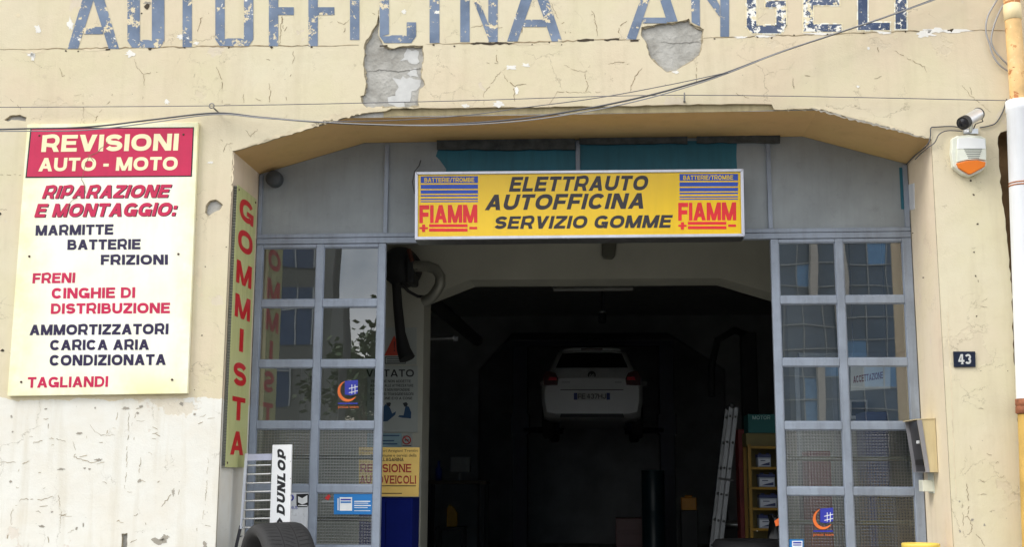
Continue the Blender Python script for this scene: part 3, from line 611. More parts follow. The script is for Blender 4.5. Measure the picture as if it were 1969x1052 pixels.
for i, (k, xl, xr, yb) in enumerate([('A', 130, 229, 93), ('U', 245, 316, 91), ('T', 320, 400, 90), ('O', 414, 487, 88), ('F', 517, 565, 88), ('F', 593, 643, 88), ('I', 673, 691, 76), ('C', 730, 800, 82), ('I', 826, 845, 82), ('N', 885, 957, 80), ('A', 975, 1081, 79),
                                     ('A', 1204, 1312, 75), ('N', 1328, 1402, 70), ('G', 1436, 1511, 63), ('E', 1545, 1618, 60), ('L', 1650, 1711, 57), ('I', 1722, 1743, 55)]):
    b = MB()
    for j, pl in enumerate(lshape(k, xl, xr, yb, 24 if k == 'U' and i == 1 else 18)):
        q = [P(x, y, -.0022 - j * .00025) for x, y in pl]
        tri = tessellate_polygon([q])
        for t_ in tri: b.add([q[a] for a in t_], [(0, 1, 2)])
    if xl == 1204:      # the two letters bitten by the broken plaster lose what fell off
        b = MB()
        for j, pl in enumerate([[(1204, 75), (1223, 75), (1266, -53), (1250, -53)], [(1283, 42), (1303, 40), (1272, -53), (1252, -53)], bar(1236, 33, 1282, 44)]):
            q = [P(x, y, -.0022 - j * .00025) for x, y in pl]; b.add(q, [(0, 1, 2, 3)])
    if xl == 1328:
        b = MB()
        for j, pl in enumerate([[(1328, -58), (1345, -58), (1346, 50), (1330, 42)], bar(1385, -58, 1402, 70), [(1346, -58), (1384, 10), (1384, 32), (1346, -20)]]):
            q = [P(x, y, -.0022 - j * .00025) for x, y in pl]; b.add(q, [(0, 1, 2, 3)])
    if i > 12:
        b.cur = 1
        for pl in lshape(k, xl, xr, yb, 18):
            cx_, cy_ = sum(q[0] for q in pl) / len(pl), sum(q[1] for q in pl) / len(pl)
            q = [P(x + math.copysign(2.6, x - cx_), y + math.copysign(2.6, y - cy_), -.0014) for x, y in pl]
            for t_ in tessellate_polygon([q]): b.add([q[a] for a in t_], [(0, 1, 2)])
    b.build('painted_letter', [letter_navy if i > 12 else letter_blue, letter_edge], bld)

# ---- transom and glazed side doors
DY = .64
zt = P(1110, 463, DY).z      # opening head
xdl, xdr = XL + .005, XR - .005
arch_in = [(xdl, zt + .05)] + [(p.x, p.y) for p in [Vector((xdl, a_xz[0].y)), Vector((a_xz[1].x, a_xz[1].y)), Vector((a_xz[2].x, a_xz[2].y)), Vector((xdr, a_xz[3].y))]] + [(xdr, zt + .05)]
tr_ = MB()
tr_.prism([(x, DY + .02, z - .002) for x, z in arch_in], (0, .01, 0))
transom = tr_.build('transom_panel', panel_m, bld)
def fb(mb, x0, z0, x1, z1, y0=DY, y1=DY + .05): mb.box((x0, y0, z0), (x1, y1, z1))
xs_ = lambda px, py=465: P(px, py, DY).x
# teal repaint, with an uneven left end
b = MB(); tl_ = [(842, 288), (838, 300), (846, 308), (858, 325), (856, 345), (1418, 340), (1416, 300), (1417, 270), (1110, 272), (845, 276)]
b.prism([P(x, y, DY + .017) for x, y in tl_], (0, .0025, 0)); lab(b.build('painted_panel', teal_m, bld), 'teal painted part of the transom panel')
b = MB(); b.prism([P(x, y, DY + .016) for x, y in [(1729, 322), (1737, 322), (1740, 402), (1733, 402)]], (0, .0035, 0)); lab(b.build('painted_panel', teal_m, bld), 'narrow teal strip beside the right reveal')
for x0, x1, y0, y1 in ((840, 1106, 273, 287), (1114, 1322, 268, 276), (1340, 1500, 266, 274)):
    b = MB(); q = jag([(x0, y0 - 6), (x1, y0 - 6), (x1, y1), (x0, y1)], 1.6, 22, True, x0); b.prism([P(p[0], p[1], DY - .02) for p in q], (0, .02, 0)); lab(b.build('weathered_board', wood_m, bld), 'worn board under the arch')
b = MB()
for px in (740, 1112, 1483):
    x = xs_(px); fb(b, x - .016, zt + .075, x + .016, a_xz[1].y - .02)
fb(b, xdl, zt + .045, xdr, zt + .075)
fb(b, xdl, zt, xdr, zt + .042)
fb(b, xdl, zt + .075, xdl + .028, a_xz[0].y - .01); fb(b, xdr - .035, zt + .075, xdr, a_xz[3].y - .01)
b.build('transom_frame', frame_m, bld, .004)

zr = [P(1110, (a + c) / 2, DY).z for a, c in ((465, 463), (583, 576), (700, 696), (820, 817), (944, 942), (1062, 1062))]
def door(px_l, px_m, px_r, outer_left):
    d = MB(); hw = .028
    xl_, xm, xr_ = xs_(px_l), xs_(px_m), xs_(px_r)
    lo = (xdl, xl_ + hw * .4) if outer_left else (xl_ - hw, xl_ + hw)
    hi = (xr_ - hw, xr_ + hw) if outer_left else (xr_ - hw * .4, xdr)
    fb(d, lo[0], 0, lo[1], zt - .003); fb(d, hi[0], 0, hi[1], zt - .003); fb(d, xm - hw, 0, xm + hw, zt - .003)
    for cx0, cx1 in ((lo[1], xm - hw), (xm + hw, hi[0])):
        for k, z in enumerate(zr):
            z0, z1 = (zt - .03, zt - .004) if k == 0 else (z - hw, z + hw)
            fb(d, cx0, z0, cx1, z1, DY + .002, DY + .046)
        fb(d, cx0, 0, cx1, zr[5] - hw, DY + .012, DY + .03)
    o = d.build('glazed_door', frame_m, bld, .005)
    panes = {}
    for c, (cx0, cx1) in enumerate(((lo[1], xm - hw), (xm + hw, hi[0]))):
        for k in range(5):
            z1 = zt - .03 if k == 0 else zr[k] - hw; z0 = zr[k + 1] + hw
            p = MB(); rr = random.Random(k * 3 + c + (9 if outer_left else 0)); tx, tz = rr.uniform(-.002, .002), rr.uniform(-.002, .002)
            p.add([(cx0, DY + .024 - tx, z0), (cx1, DY + .024 + tx, z0), (cx1, DY + .024 + tx + tz, z1), (cx0, DY + .024 - tx + tz, z1)], [(0, 1, 2, 3)])
            p.build('window_pane', reed if k >= 3 else glass, o); panes[c, k] = (cx0, cx1, z0, z1)
            # putty bead
            q = MB(); bw = .006
            for a in ((cx0, z0, cx1, z0 + bw), (cx0, z1 - bw, cx1, z1), (cx0, z0 + bw, cx0 + bw, z1 - bw), (cx1 - bw, z0 + bw, cx1, z1 - bw)): q.box((a[0], DY + .012, a[1]), (a[2], DY + .022, a[3]))
            q.build('putty_bead', frame_m, o)
    # push bars behind the glass
    for z in (P(1110, 881, DY).z, P(1110, 1003, DY).z):
        r_ = MB(); r_.tube([(lo[1], DY + .12, z), (hi[0], DY + .12, z)], .016, 8)
        for x in (lo[1] + .02, xm, hi[0] - .02): r_.box((x - .015, DY + .051, z - .02), (x + .015, DY + .12, z + .02))
        r_.build('push_bar', mat('olive_bar', S(92, 92, 78), .5), o)
    return o, panes
dl, pan_l = door(503, 616, 735, True)
dr, pan_r = door(1489, 1613, 1738, False)
orange = mat('orange_print', S(236, 118, 50), .5); ublue = mat('blue_print', S(48, 56, 170), .5); wprint = mat('white_print', S(235, 238, 240), .5); sky_bl = mat('sticker_blue', S(28, 118, 190), .4, var=.04); blackp = mat('black_print', S(26, 26, 30), .5); redp = mat('red_print', S(190, 40, 40), .5)
def round_logo(parent, cx, cy, s, Y, words):
    st = MB()
    st.cur = 0; N_ = 18; q1, q2 = [], []
    for i in range(N_ + 1):
        a = R(105 + 225 * i / N_); f = math.sin(math.pi * i / N_) ** .8 * 5.5 * s
        q1.append((cx - 1 * s + math.cos(a) * 19 * s, cy - math.sin(a) * 20 * s)); q2.append((cx - 1 * s + math.cos(a) * (19 * s - f - .6), cy - math.sin(a) * (20 * s - f - .6)))
    for i in range(N_): st.add([P(*p, Y) for p in (q1[i], q1[i + 1], q2[i + 1], q2[i])], [(0, 1, 2, 3)])
    st.cur = 1; st.add([P(*p, Y - .0006) for p in ((cx - 6 * s, cy - 20 * s), (cx + 19 * s, cy - 22 * s), (cx + 19 * s, cy + 4 * s), (cx + 6 * s, cy + 8 * s), (cx - 6 * s, cy + 6 * s))], [(0, 4, 3, 2, 1)])
    st.cur = 2
    for k in (0, 1): 
        st.add([P(*p, Y - .0012) for p in ((cx + 2 * s, cy - 6 * s + k * 8 * s), (cx + 19 * s, cy - 10 * s + k * 8 * s), (cx + 19 * s, cy - 8.6 * s + k * 8 * s), (cx + 2 * s, cy - 4.6 * s + k * 8 * s))], [(0, 3, 2, 1)])
        st.add([P(*p, Y - .0014) for p in ((cx + 7 * s + k * 6 * s, cy - 13 * s), (cx + 8.2 * s + k * 6 * s, cy - 13 * s), (cx + 8.2 * s + k * 6 * s, cy + 5 * s), (cx + 7 * s + k * 6 * s, cy + 5 * s))], [(0, 3, 2, 1)])
    st.cur = 1; rect_px(st, cx - 19 * s, cy + 22 * s, cx + 19 * s, cy + 24.5 * s, Y)
    st.cur = 0; small_px(st, words, (cx - 19 * s, cy + 34 * s), (cx + 20 * s, cy + 34 * s), (cx - 19 * s, cy + 28 * s), Y)
    return lab(st.build('sticker', [orange, ublue, wprint], parent), 'orange and blue tyre logo sticker reading pneus team')
round_logo(dl, 669, 753, 1.0, DY + .016, 'pneus team'); round_logo(dr, 1583, 999, 1.0, DY + .016, 'pneus team')
st = MB(); Y = DY + .012; st.cur = 0; rect_px(st, 642, 950.5, 718, 990, Y, .003)
st.cur = 1; rect_px(st, 653, 957, 677, 983, Y - .001); st.cur = 2; rect_px(st, 655, 960, 675, 963, Y - .002); st.cur = 0; rect_px(st, 655, 965, 675, 968, Y - .002)
st.cur = 1
for k, (ya, xb) in enumerate(((965, 712), (968.5, 708), (973, 713), (977, 707), (983, 712))): rect_px(st, 681, ya - (1 if k in (0, 2) else .6), xb, ya + (1 if k in (0, 2) else .6), Y - .001)
st.prism([P(x, y, Y - .001) for x, y in ((649, 959), (651, 959), (651, 982), (649, 982))], (0, .0005, 0))
lab(st.build('sticker', [sky_bl, wprint, ublue], dl), 'blue rectangular sticker with a white card drawing')
st = MB(); st.cur = 0; rect_px(st, 1518, 1038, 1545, 1062, Y, .003); st.cur = 1; rect_px(st, 1523, 1041, 1543, 1060, Y - .001); st.cur = 2; rect_px(st, 1525, 1043, 1541, 1046, Y - .002); rect_px(st, 1525, 1048, 1541, 1050, Y - .002)
lab(st.build('sticker', [sky_bl, wprint, ublue], dr), 'small blue and white sticker')
st = MB(); st.cur = 0; st.prism([P(x, y, Y) for x, y in ((624, 959), (632, 951), (636, 955), (631, 963))], (0, .001, 0)); st.cur = 1; rect_px(st, 619, 963, 642, 967, Y); lab(st.build('sticker', [redp, mat('dim_print', S(130, 135, 135), .6)], dl), 'small faded red and grey sticker')
# white metal sheet filling the bottom left pane, with two stickers
st = MB(); pm = pan_l[0, 4]; x0 = xs_(519, 1000); st.prism([(x0, DY + .006, pm[2]), (pm[1] - .002, DY + .006, pm[2]), (pm[1] - .002, DY + .006, pm[3] - .002), (x0, DY + .006, pm[3] - .002)], (0, .005, 0))
lab(st.build('metal_sheet', mat('scuffed_white_sheet', S(222, 226, 232), .5, var=.08, vscale=9, dirt=.75, streak=0.4), dl), 'scuffed white metal sheet over a pane')
st = MB(); Y = DY + .003; st.cur = 0; poly_px(st, [(570, 951), (592, 950), (594, 954), (594, 972), (590, 976), (573, 976), (570, 972)], Y, .001); st.cur = 1
poly_px(st, [(573, 955), (581, 959), (591, 953), (591, 967), (581, 971), (573, 967)], Y - .001, .0005); rect_px(st, 573, 972, 591, 974, Y - .0012)
lab(st.build('sticker', [blackp, wprint], dl), 'black sticker with a white chevron')
st = MB(); st.lathe(P(559, 958, Y), (0, -1, 0), [(.024, 0), (.024, .001), (.0135, .001), (.0135, 0)], 20); small_px(st, 'DIUS', (556, 980), (572, 980), (556, 974), Y); lab(st.build('sticker', ublue, dl), 'round blue ring sticker')

# ---- interior shell
YW = 3.4
def beam_wall(Y, th, matl, name, xw0=-5, xw1=6, k=1.0):
    o = [Vector((-5.2, -.1)), Vector((6.2, -.1)), Vector((6.2, 5.2)), Vector((-5.2, 5.2))]
    return o
solid_with_holes('cross_wall', [Vector((-5.2, 0)), Vector((6.2, 0)), Vector((6.2, 4.8)), Vector((-5.2, 4.8))],
                 [[Vector((P(812, 800, YW).x, .002)), Vector((P(812, 800, YW).x, P(812, 573, YW).z)), Vector((P(904, 538, YW).x, P(904, 538, YW).z)), Vector((P(1387, 535, YW).x, P(1387, 535, YW).z)), Vector((P(1512, 560, YW).x, P(1512, 572, YW).z)), Vector((P(1512, 560, YW).x, .002))]],
                 YW, YW + .45, [inner_m], bld, lambda n, c: 0)
Y2 = 16.5
solid_with_holes('cross_wall', [Vector((-5.2, 0)), Vector((6.2, 0)), Vector((6.2, 4.8)), Vector((-5.2, 4.8))],
                 [[Vector((-2.6, .002)), Vector((-2.6, 3.7)), Vector((P(985, 636, Y2).x, P(985, 640, Y2).z)), Vector((P(1285, 636, Y2).x, P(1285, 640, Y2).z)), Vector((2.4, 3.7)), Vector((2.4, .002))]],
                 Y2, Y2 + .4, [inner_dark], bld, lambda n, c: 0)
b = MB(); b.box((-5.3, 1.001, 0), (-5.2, 21, 4.8)); b.box((6.2, 1.001, 0), (6.3, 21, 4.8)); b.build('side_wall', inner_m, bld)
b = MB(); b.box((-5.2, 20.8, 0), (6.2, 20.95, 4.8)); b.build('rear_wall', inner_dark, bld)
b = MB(); b.box((-5.3, 1.001, 4.801), (6.3, 21, 5.0)); b.build('roof', ceil_m, bld)

# ------------------------------------------------------------------ signs
cream_sign = mat('yellowed_white_sign', S(252, 252, 242), .45, 0, col2=S(248, 247, 226), vscale=3.0, streak=0.14)
def edge_stain(M, x0, x1, z0, z1, col):
    t = M.node_tree; l = t.links.new; b = next(n for n in t.nodes if n.type == 'BSDF_PRINCIPLED'); src = b.inputs['Base Color'].links[0].from_socket
    g = N(t, 'ShaderNodeNewGeometry'); sp = N(t, 'ShaderNodeSeparateXYZ'); l(g.outputs['Position'], sp.inputs[0])
    def mr(o, a, c):
        x = N(t, 'ShaderNodeMapRange'); l(o, x.inputs['Value']); x.inputs['From Min'].default_value = a; x.inputs['From Max'].default_value = c; return x.outputs[0]
    def mth(op, a, c):
        x = N(t, 'ShaderNodeMath', operation=op)
        for i, v in enumerate((a, c)):
            if hasattr(v, 'links'): l(v, x.inputs[i])
            else: x.inputs[i].default_value = v
        return x.outputs[0]
    e = mth('MINIMUM', mth('MINIMUM', mr(sp.outputs['X'], x0, x0 + .30), mr(sp.outputs['X'], x1, x1 - .16)), mth('MINIMUM', mr(sp.outputs['Z'], z0, z0 + .26), mr(sp.outputs['Z'], z1, z1 - .10)))
    n = N(t, 'ShaderNodeTexNoise', Scale=3.4, Detail=6.0, Roughness=.62); l(g.outputs['Position'], n.inputs['Vector'])
    f = mth('MULTIPLY', mth('SUBTRACT', 1.0, e), mr(n.outputs['Fac'], .30, .66))
    n2 = N(t, 'ShaderNodeTexNoise', Scale=1.7, Detail=5.0); l(g.outputs['Position'], n2.inputs['Vector'])
    f = mth('MAXIMUM', f, mth('MULTIPLY', mr(n2.outputs['Fac'], .52, .74), .28))
    mxx = N(t, 'ShaderNodeMixRGB'); l(f, mxx.inputs['Fac']); l(src, mxx.inputs[1]); mxx.inputs[2].default_value = col; l(mxx.outputs['Color'], b.inputs['Base Color'])
edge_stain(cream_sign, P(14, 762, -.034).x, P(381, 235, -.034).x, P(14, 762, -.034).z, P(381, 235, -.034).z, S(238, 233, 178))
magenta = mat('magenta_print', S(204, 22, 80), .45, var=.08, streak=0.2); navy_t = mat('navy_print', S(38, 26, 68), .45, var=.06); cream_t = mat('cream_print', S(250, 240, 196), .45, var=.03)
sg = thing('price_board', 'large white board listing car services under a magenta header, left of the doorway', 'sign', P(190, 760, -.03))
YS = -.034
b = MB(); b.prism([P(x, y, YS) for x, y in ((52.5, 239), (381, 234.5), (360, 757), (14, 762))], (0, .03, 0)); b.build('panel', cream_sign, sg, .002)
b = MB(); b.prism([P(x, y, YS - .0012) for x, y in ((58.5, 245.5), (373, 244), (369, 339.5), (48.8, 342))], (0, .001, 0)); b.build('header_border', blackp, sg)
b = MB(); b.prism([P(x, y, YS - .0026) for x, y in ((61, 248), (370.8, 246.2), (366.8, 337.3), (51.4, 339.6))], (0, .001, 0)); b.build('header_panel', magenta, sg)
LINES = [('REVISIONI', (79, 292), (342, 289), (82, 259.7), cream_t, .25), ('AUTO - MOTO', (73.5, 329.3), (340.7, 327), (76, 303.5), cream_t, .245),
         ('RIPARAZIONE', (80, 381.8), (322, 379.5), (89, 356.8), magenta, .265), ('E MONTAGGIO:', (65.5, 417.6), (336, 415), (73, 391.8), magenta, .265),
         ('MARMITTE', (68, 453), (217.5, 451), (69, 433.2), navy_t, .27), ('BATTERIE', (129.4, 480.5), (270, 479.4), (130, 460.8), navy_t, .27), ('FRIZIONI', (193.7, 509.4), (322.7, 509), (194, 490), navy_t, .27),
         ('FRENI', (62, 545.2), (143.8, 544), (63.5, 525.5), magenta, .26), ('CINGHIE DI', (99, 574.5), (259.5, 573), (99.8, 554), magenta, .26), ('DISTRIBUZIONE', (97.4, 604), (326.6, 602.5), (98.2, 583.8), magenta, .26),
         ('AMMORTIZZATORI', (56.5, 645), (323.5, 643), (57.7, 624.7), navy_t, .27), ('CARICA ARIA', (95.9, 674), (286.4, 673), (96.6, 654), navy_t, .27), ('CONDIZIONATA', (95, 703.9), (318.8, 702.3), (95.9, 683), navy_t, .27),
         ('TAGLIANDI', (52.6, 746.3), (207.3, 744.4), (53.8, 725.7), magenta, .245)]
for txt, bl_, br_, tl2, mm, t_ in LINES:
    b = MB(); Yt = YS - (.0036 if mm is cream_t else .0012); letter_px(b, txt, bl_, br_, tl2, Yt, t=t_); b.build('lettering', mm, sg)
    if txt in ('RIPARAZIONE', 'E MONTAGGIO:'):
        b = MB(); letter_px(b, txt, (bl_[0] + 1.6, bl_[1] + 1.2), (br_[0] + 1.6, br_[1] + 1.2), (tl2[0] + 1.6, tl2[1] + 1.2), YS - .0004, t=t_); b.build('lettering_shadow', blackp, sg)
for x, y in ((56.5, 493), (343, 488.7), (41, 735), (331, 730.7), (76, 260.5), (353, 258.6)):
    b = MB(); b.lathe(P(x, y, YS), (0, -1, 0), [(.0075, 0), (.0075, .005), (.004, .007), (0.0003, .007)], 12); b.build('screw', mat('rusty_screw', S(84, 58, 44), .7), sg)
b = MB()
for i, pth in enumerate(([(207, 272), (190, 290), (172, 300), (165, 315), (160, 335)], [(160, 335), (156, 345), (163, 358), (165, 372)], [(168, 296), (180, 310)], [(142, 383), (134, 392), (128, 402)], [(150, 380), (140, 384)])): ribbon(b, pth, 1.3, 900 + i, YS - .0046, 1.3, 6)
b.build('crack', crackm, sg)

# vertical sign on the left reveal
XS = XL + .031
gz = thing('tyre_shop_sign', 'tall narrow yellow green sign with red letters on the left reveal', 'sign', (XS, .3, 1.7))
zA, zB = PX(460, 357, XS).z, PX(424, 899, XS).z
yA, yB = PX(457, 357, XS).y, PX(494, 376, XS).y
b = MB(); b.box((XL + .003, yA + .01, zB + .012), (XS - .004, yB - .01, zA - .012)); 
b.build('backing_box', mat('grey_sheet', S(120, 122, 118), .5, .3), gz)
fm = MB(); fm.box((XS - .004, yA, zB), (XS, yB, zA)); fm.build('panel', mat('yellow_green_sheet', S(206, 208, 146), .4, 0, col2=S(190, 196, 132), vscale=2, streak=0.35), gz, .001)
b = MB()
k = int((zA - zB) / .02)
for i in range(k): b.box((XL + .006, yA - .004, zB + .004 + i * .02), (XS - .004, yA + .009, zB + .015 + i * .02))
b.build('perforated_edge', mat('dark_perforation', S(128, 128, 118), .6), gz)
red_l = mat('red_print_letters', S(206, 22, 28), .4, var=.05)
ym = (yA + yB) / 2
for chh_, (x, y0, y1) in zip('GOMMISTA', ((474, 382, 432), (472.5, 444, 489), (471, 503, 555), (469, 568, 618), (466, 635, 676), (462, 698, 743), (458, 766, 807), (451, 831, 874))):
    z1, z0 = PX(x, y0 + 6, XS).z, PX(x, y1 - 6, XS).z
    zc = (z0 + z1) / 2; h_ = .162; w_ = {'I': .09, 'M': .36, 'G': .34, 'O': .35}.get(chh_, .30)
    b = MB(); lettering(b, chh_, (XS + .001, ym - w_ / 2, zc - h_ / 2), (0, w_, 0), (0, 0, h_), (1, 0, 0), t=.235); b.build('letter', red_l, gz)
for yy, zz in ((yA + .03, zA - .03), (yB - .03, zA - .03), (yA + .03, zB + .03), (yB - .03, zB + .03)):
    b = MB(); b.lathe((XS, yy, zz), (1, 0, 0), [(.008, 0), (.008, .004), (0.0003, .005)], 10); b.build('screw', mat('rusty_screw', S(84, 58, 44)), gz)

# light box over the doorway
YF = .43
lx = thing('light_box_sign', 'long yellow light box sign with black lettering and battery logos, over the doorway', 'sign', P(1115, 461, YF))
yel = mat('yellow_acrylic', S(248, 204, 16), .22, var=.04, vscale=2, streak=0.12); dk = mat('charcoal_print', S(48, 42, 46), .4); redf = mat('logo_red', S(236, 34, 40), .35); blf = mat('logo_blue', S(28, 76, 190), .35)
co = [(798, 330), (1429.5, 324), (1432, 454.5), (797.5, 461)]; ci = [(803.5, 335.5), (1424, 329.8), (1426, 449), (803.2, 455)]
b = MB()
Co = [P(x, y, YF) for x, y in co]; Ci = [P(x, y, YF) for x, y in ci]
for i in range(4):
    j = (i + 1) % 4; b.prism([Co[i], Co[j], Ci[j], Ci[i]], (0, .03, 0))
b.build('frame', mat('silver_frame', S(206, 208, 218), .3, .55, var=.05, streak=0.25), lx, .003)
b = MB(); b.prism([p + Vector((0, .031, 0)) for p in Co], (0, DY - YF - .034, 0)); b.build('casing', alu, lx)
b = MB(); b.prism([p + Vector((0, .012, 0)) for p in Ci], (0, .018, 0)); b.build('face', yel, lx)
YT = YF + .0105
for txt, bl_, br_, tl2 in (('ELETTRAUTO', (978.4, 368.3), (1243, 365.7), (985, 340)), ('AUTOFFICINA', (932, 404), (1237, 401), (940, 374.2)), ('SERVIZIO GOMME', (949, 440.3), (1288.5, 437.8), (955, 416))):
    b = MB(); letter_px(b, txt, bl_, br_, tl2, YT, t=.25, gap=.13); b.build('lettering', dk, lx)
for dx, dy, x1 in ((0, 0, 919), (497.7, -4.6, 1419)):
    b = MB(); 
    for ya, yb2 in ((339, 352), (355, 363), (365.7, 372.3), (375, 378), (381.8, 384.2), (386.8, 388.6)): b.add([P(x, y, YT) for x, y in ((809 + dx, yb2 + dy), (x1, yb2 + dy - .4), (x1, ya + dy - .4), (809 + dx, ya + dy))], [(0, 1, 2, 3)])
    b.build('logo_stripes', blf, lx)
    b = MB(); letter_px(b, 'BATTERIE/TROMBE', (816 + dx, 350.3 + dy), (912 + dx, 349.6 + dy), (816 + dx, 341.8 + dy), YT - .001, t=.23, gap=.13); b.build('lettering', mat('yellow_print', S(252, 214, 60)), lx)
    b = MB(); letter_px(b, 'FIAMM', (806.5 + dx, 429 + dy), (918 + dx, 428 + dy), (806.5 + dx, 394.5 + dy), YT, t=.27, gap=.07)
    for x0, ya, xb, yb2 in ((806.5, 436.6, 822.5, 440.6), (811.5, 431.6, 817.5, 436.4), (811.5, 440.8, 817.5, 446), (825, 431, 899, 436.6), (825, 439.4, 899, 445.2), (902.5, 436, 917.5, 440.8)):
        rect_px(b, x0 + dx, ya + dy, xb + dx, yb2 + dy, YT)
    b.build('logo', redf, lx)
b = MB(); pth = [P(797, 372, YF + .05), P(793, 350, YF + .1), P(797, 330, YF + .15), P(806, 318, DY + .0), P(809, 308, DY + .01)]; b.tube(pth, .004, 6); b.build('power_cable', cable_m, lx)

# house number
hn = thing('house_number_plate', 'small dark blue enamel plate with white number 43 on the right pillar', 'house number', P(1855, 705, 0))
b = MB(); b.prism([P(x, y, -.012) for x, y in ((1833, 676), (1875.5, 676), (1876.5, 706), (1834.5, 706.5))], (0, .01, 0)); b.build('plate', mat('navy_enamel', S(30, 36, 56), .25, var=.15, vscale=12), hn, .003)
b = MB(); letter_px(b, '43', (1843, 701), (1867.5, 700.5), (1842.5, 681.5), -.0128, t=.21, serif=.05, gap=.08); b.build('number', mat('enamel_white', S(206, 206, 204), .3), hn)

# ------------------------------------------------------------------ alarm siren and security camera
si = thing('alarm_siren', 'white alarm siren with orange strobe lens under the small camera, on the right pillar', 'alarm siren', P(1864, 338, 0))
def s8(pts): return [(1669 + x / 3.506, 180 + y / 3.506) for x, y in pts]
sip = s8([(566, 300), (600, 284), (680, 276), (760, 284), (797, 300), (800, 400), (800, 480), (770, 520), (690, 556), (640, 540), (575, 490), (562, 400)])
wsi = mat('ivory_plastic', S(226, 228, 214), .4, var=.06, vscale=10, streak=0.25)
b = MB(); b.prism([P(x, y, -.055) for x, y in sip], (0, .054, 0)); b.build('housing', wsi, si, .022, 4)
b = MB(); b.prism([P(x, y, -.068) for x, y in s8([(604, 300), (680, 290), (790, 304), (796, 372), (600, 372)])], (0, .0125, 0)); b.build('cover', mat('white_plastic', S(240, 241, 240), .35, var=.03), si, .005)
b = MB(); b.prism([P(x, y, -.068) for x, y in s8([(600, 373), (796, 373), (797, 448), (740, 440), (668, 446), (600, 462)])], (0, .0125, 0)); b.build('cover', wsi, si, .004)
b = MB()
for i in range(6): 
    y = 371 + i * 12; b.prism([P(px, py, -.0695) for px, py in s8([(646 + i * 6, y - 2), (770 - i * 4, y - 2), (770 - i * 4, y + 3), (646 + i * 6, y + 3)])], (0, .001, 0))
b.build('sound_slots', mat('slot_grey', S(120, 122, 116)), si)
b = MB(); b.prism([P(x, y, -.072) for x, y in s8([(596, 468), (660, 452), (740, 447), (797, 460), (790, 490), (700, 540), (680, 542), (610, 500)])], (0, .0165, 0)); b.build('strobe_lens', mat('orange_lens', S(226, 120, 30), .15, var=.05), si, .006, 3)
cmr = thing('security_camera', 'small silver bullet camera on a bracket above the alarm siren', 'camera', P(1864, 250, 0))
b = MB(); A, B = P(1856, 234, -.21), P(1880.5, 219, -.11); b.tube([A, B], .040, 24); b.build('body', mat('brushed_silver', (.78, .79, .81, 1), .3, .75), cmr)
ax = (B - A).normalized()
b = MB(); b.tube([A - ax * .034, A + ax * .010], .0435, 24); b.build('lens_shroud', black, cmr)
b = MB(); b.lathe(A - ax * .035, -ax, [(.034, -.004), (.030, .0015), (.0003, .004)], 20); b.build('lens', mat('lens_glass', (.02, .02, .024, 1), .05), cmr)
b = MB(); b.tube([B, B + ax * .010], .042, 24); b.build('rear_cap', mat('dark_cap', (.03, .03, .03, 1), .4), cmr)
b = MB(); b.tube([(A + B) / 2 - Vector((0, 0, .03)), P(1868, 238, -.1), P(1867, 247, -.06), P(1866, 254, -.006)], .012, 10); b.box(P(1853, 257, -.02), P(1879, 248, -.002)); b.build('bracket', alu, cmr)
b = MB(); b.tube([B, B + Vector((.02, .0, -.02)), P(1890, 233, -.08), P(1876, 238, -.05), P(1872, 247, -.03)], .004, 6); b.build('lead', black, cmr)
def cable(name, pts, r, label, cat='cable', matl=None, group=None, sub=6):
    pts = [Vector(p) for p in pts]; o = []
    for i in range(len(pts) - 1):
        p0, p1, p2, p3 = pts[max(i - 1, 0)], pts[i], pts[i + 1], pts[min(i + 2, len(pts) - 1)]
        for j in range(sub):
            t = j / sub; o.append(.5 * ((2 * p1) + (p2 - p0) * t + (2 * p0 - 5 * p1 + 4 * p2 - p3) * t * t + (3 * p1 - p0 - 3 * p2 + p3) * t ** 3))
    o.append(pts[-1]); b_ = MB(); b_.tube(o, r, 8)
    return tag(b_.build(name, matl or cable_m), label, cat, group)
cable('signal_cable', [P(1862, 250, -.008), P(1835, 243, -.012), P(1800, 244, -.012), P(1790, 246, -.012), P(1789, 262, -.012), P(1782, 280, .02), PX(1758, 300, XR - .012), PX(1741, 318, XR - .012)], .0042, 'thin black cable from the small camera down into the corner of the arch')
cable('signal_cable', [P(1884, 245, -.008), P(1900, 242, -.01), P(1915, 236, -.01), P(1928, 215, -.01), P(1936, 190, -.012)], .0042, 'thin black cable from the small camera up to the rusty pipe')
cable('signal_cable', [P(1850, 252, -.016), P(1822, 251, -.02), P(1806, 258, -.02), P(1797, 274, -.02), P(1780, 287, .03), PX(1760, 306, XR - .02)], .0035, 'second thin cable below the black one, looping from the siren into the arch corner')

# ------------------------------------------------------------------ overhead cables
YC = [(-40, 249, .24), (0, 248.5, .22), (60, 247, .2), (140, 245.5, .17), (210, 240, .13), (300, 229, .1), (415, 217, .07), (500, 225, .11), (600, 233.5, .15), (720, 239.5, .18), (850, 239.5, .2), (1000, 228, .2), (1130, 208, .19), (1240, 185, .17), (1330, 160.5, .15), (1400, 138, .14), (1500, 100, .12), (1600, 66.5, .1), (1700, 33, .09), (1790, 0, .08), (1850, -25, .07)]
cable('overhead_cable', [P(x, y, -d) for x, y, d in YC], .0062, 'thickest grey cable sagging across the lintel and rising to the top right', 'cable', None, 'cables strung across the facade')
cable('overhead_cable', [P(x, y + 3.2 * math.sin((x + 40) / 150.0) * (0 if abs(x - 415) < 5 else 1) + 2.6, -d - .012) for x, y, d in YC], .0042, 'thinner light grey cable twisted along just under the thickest one', 'cable', mat('light_cable', S(150, 150, 152), .5), 'cables strung across the facade')
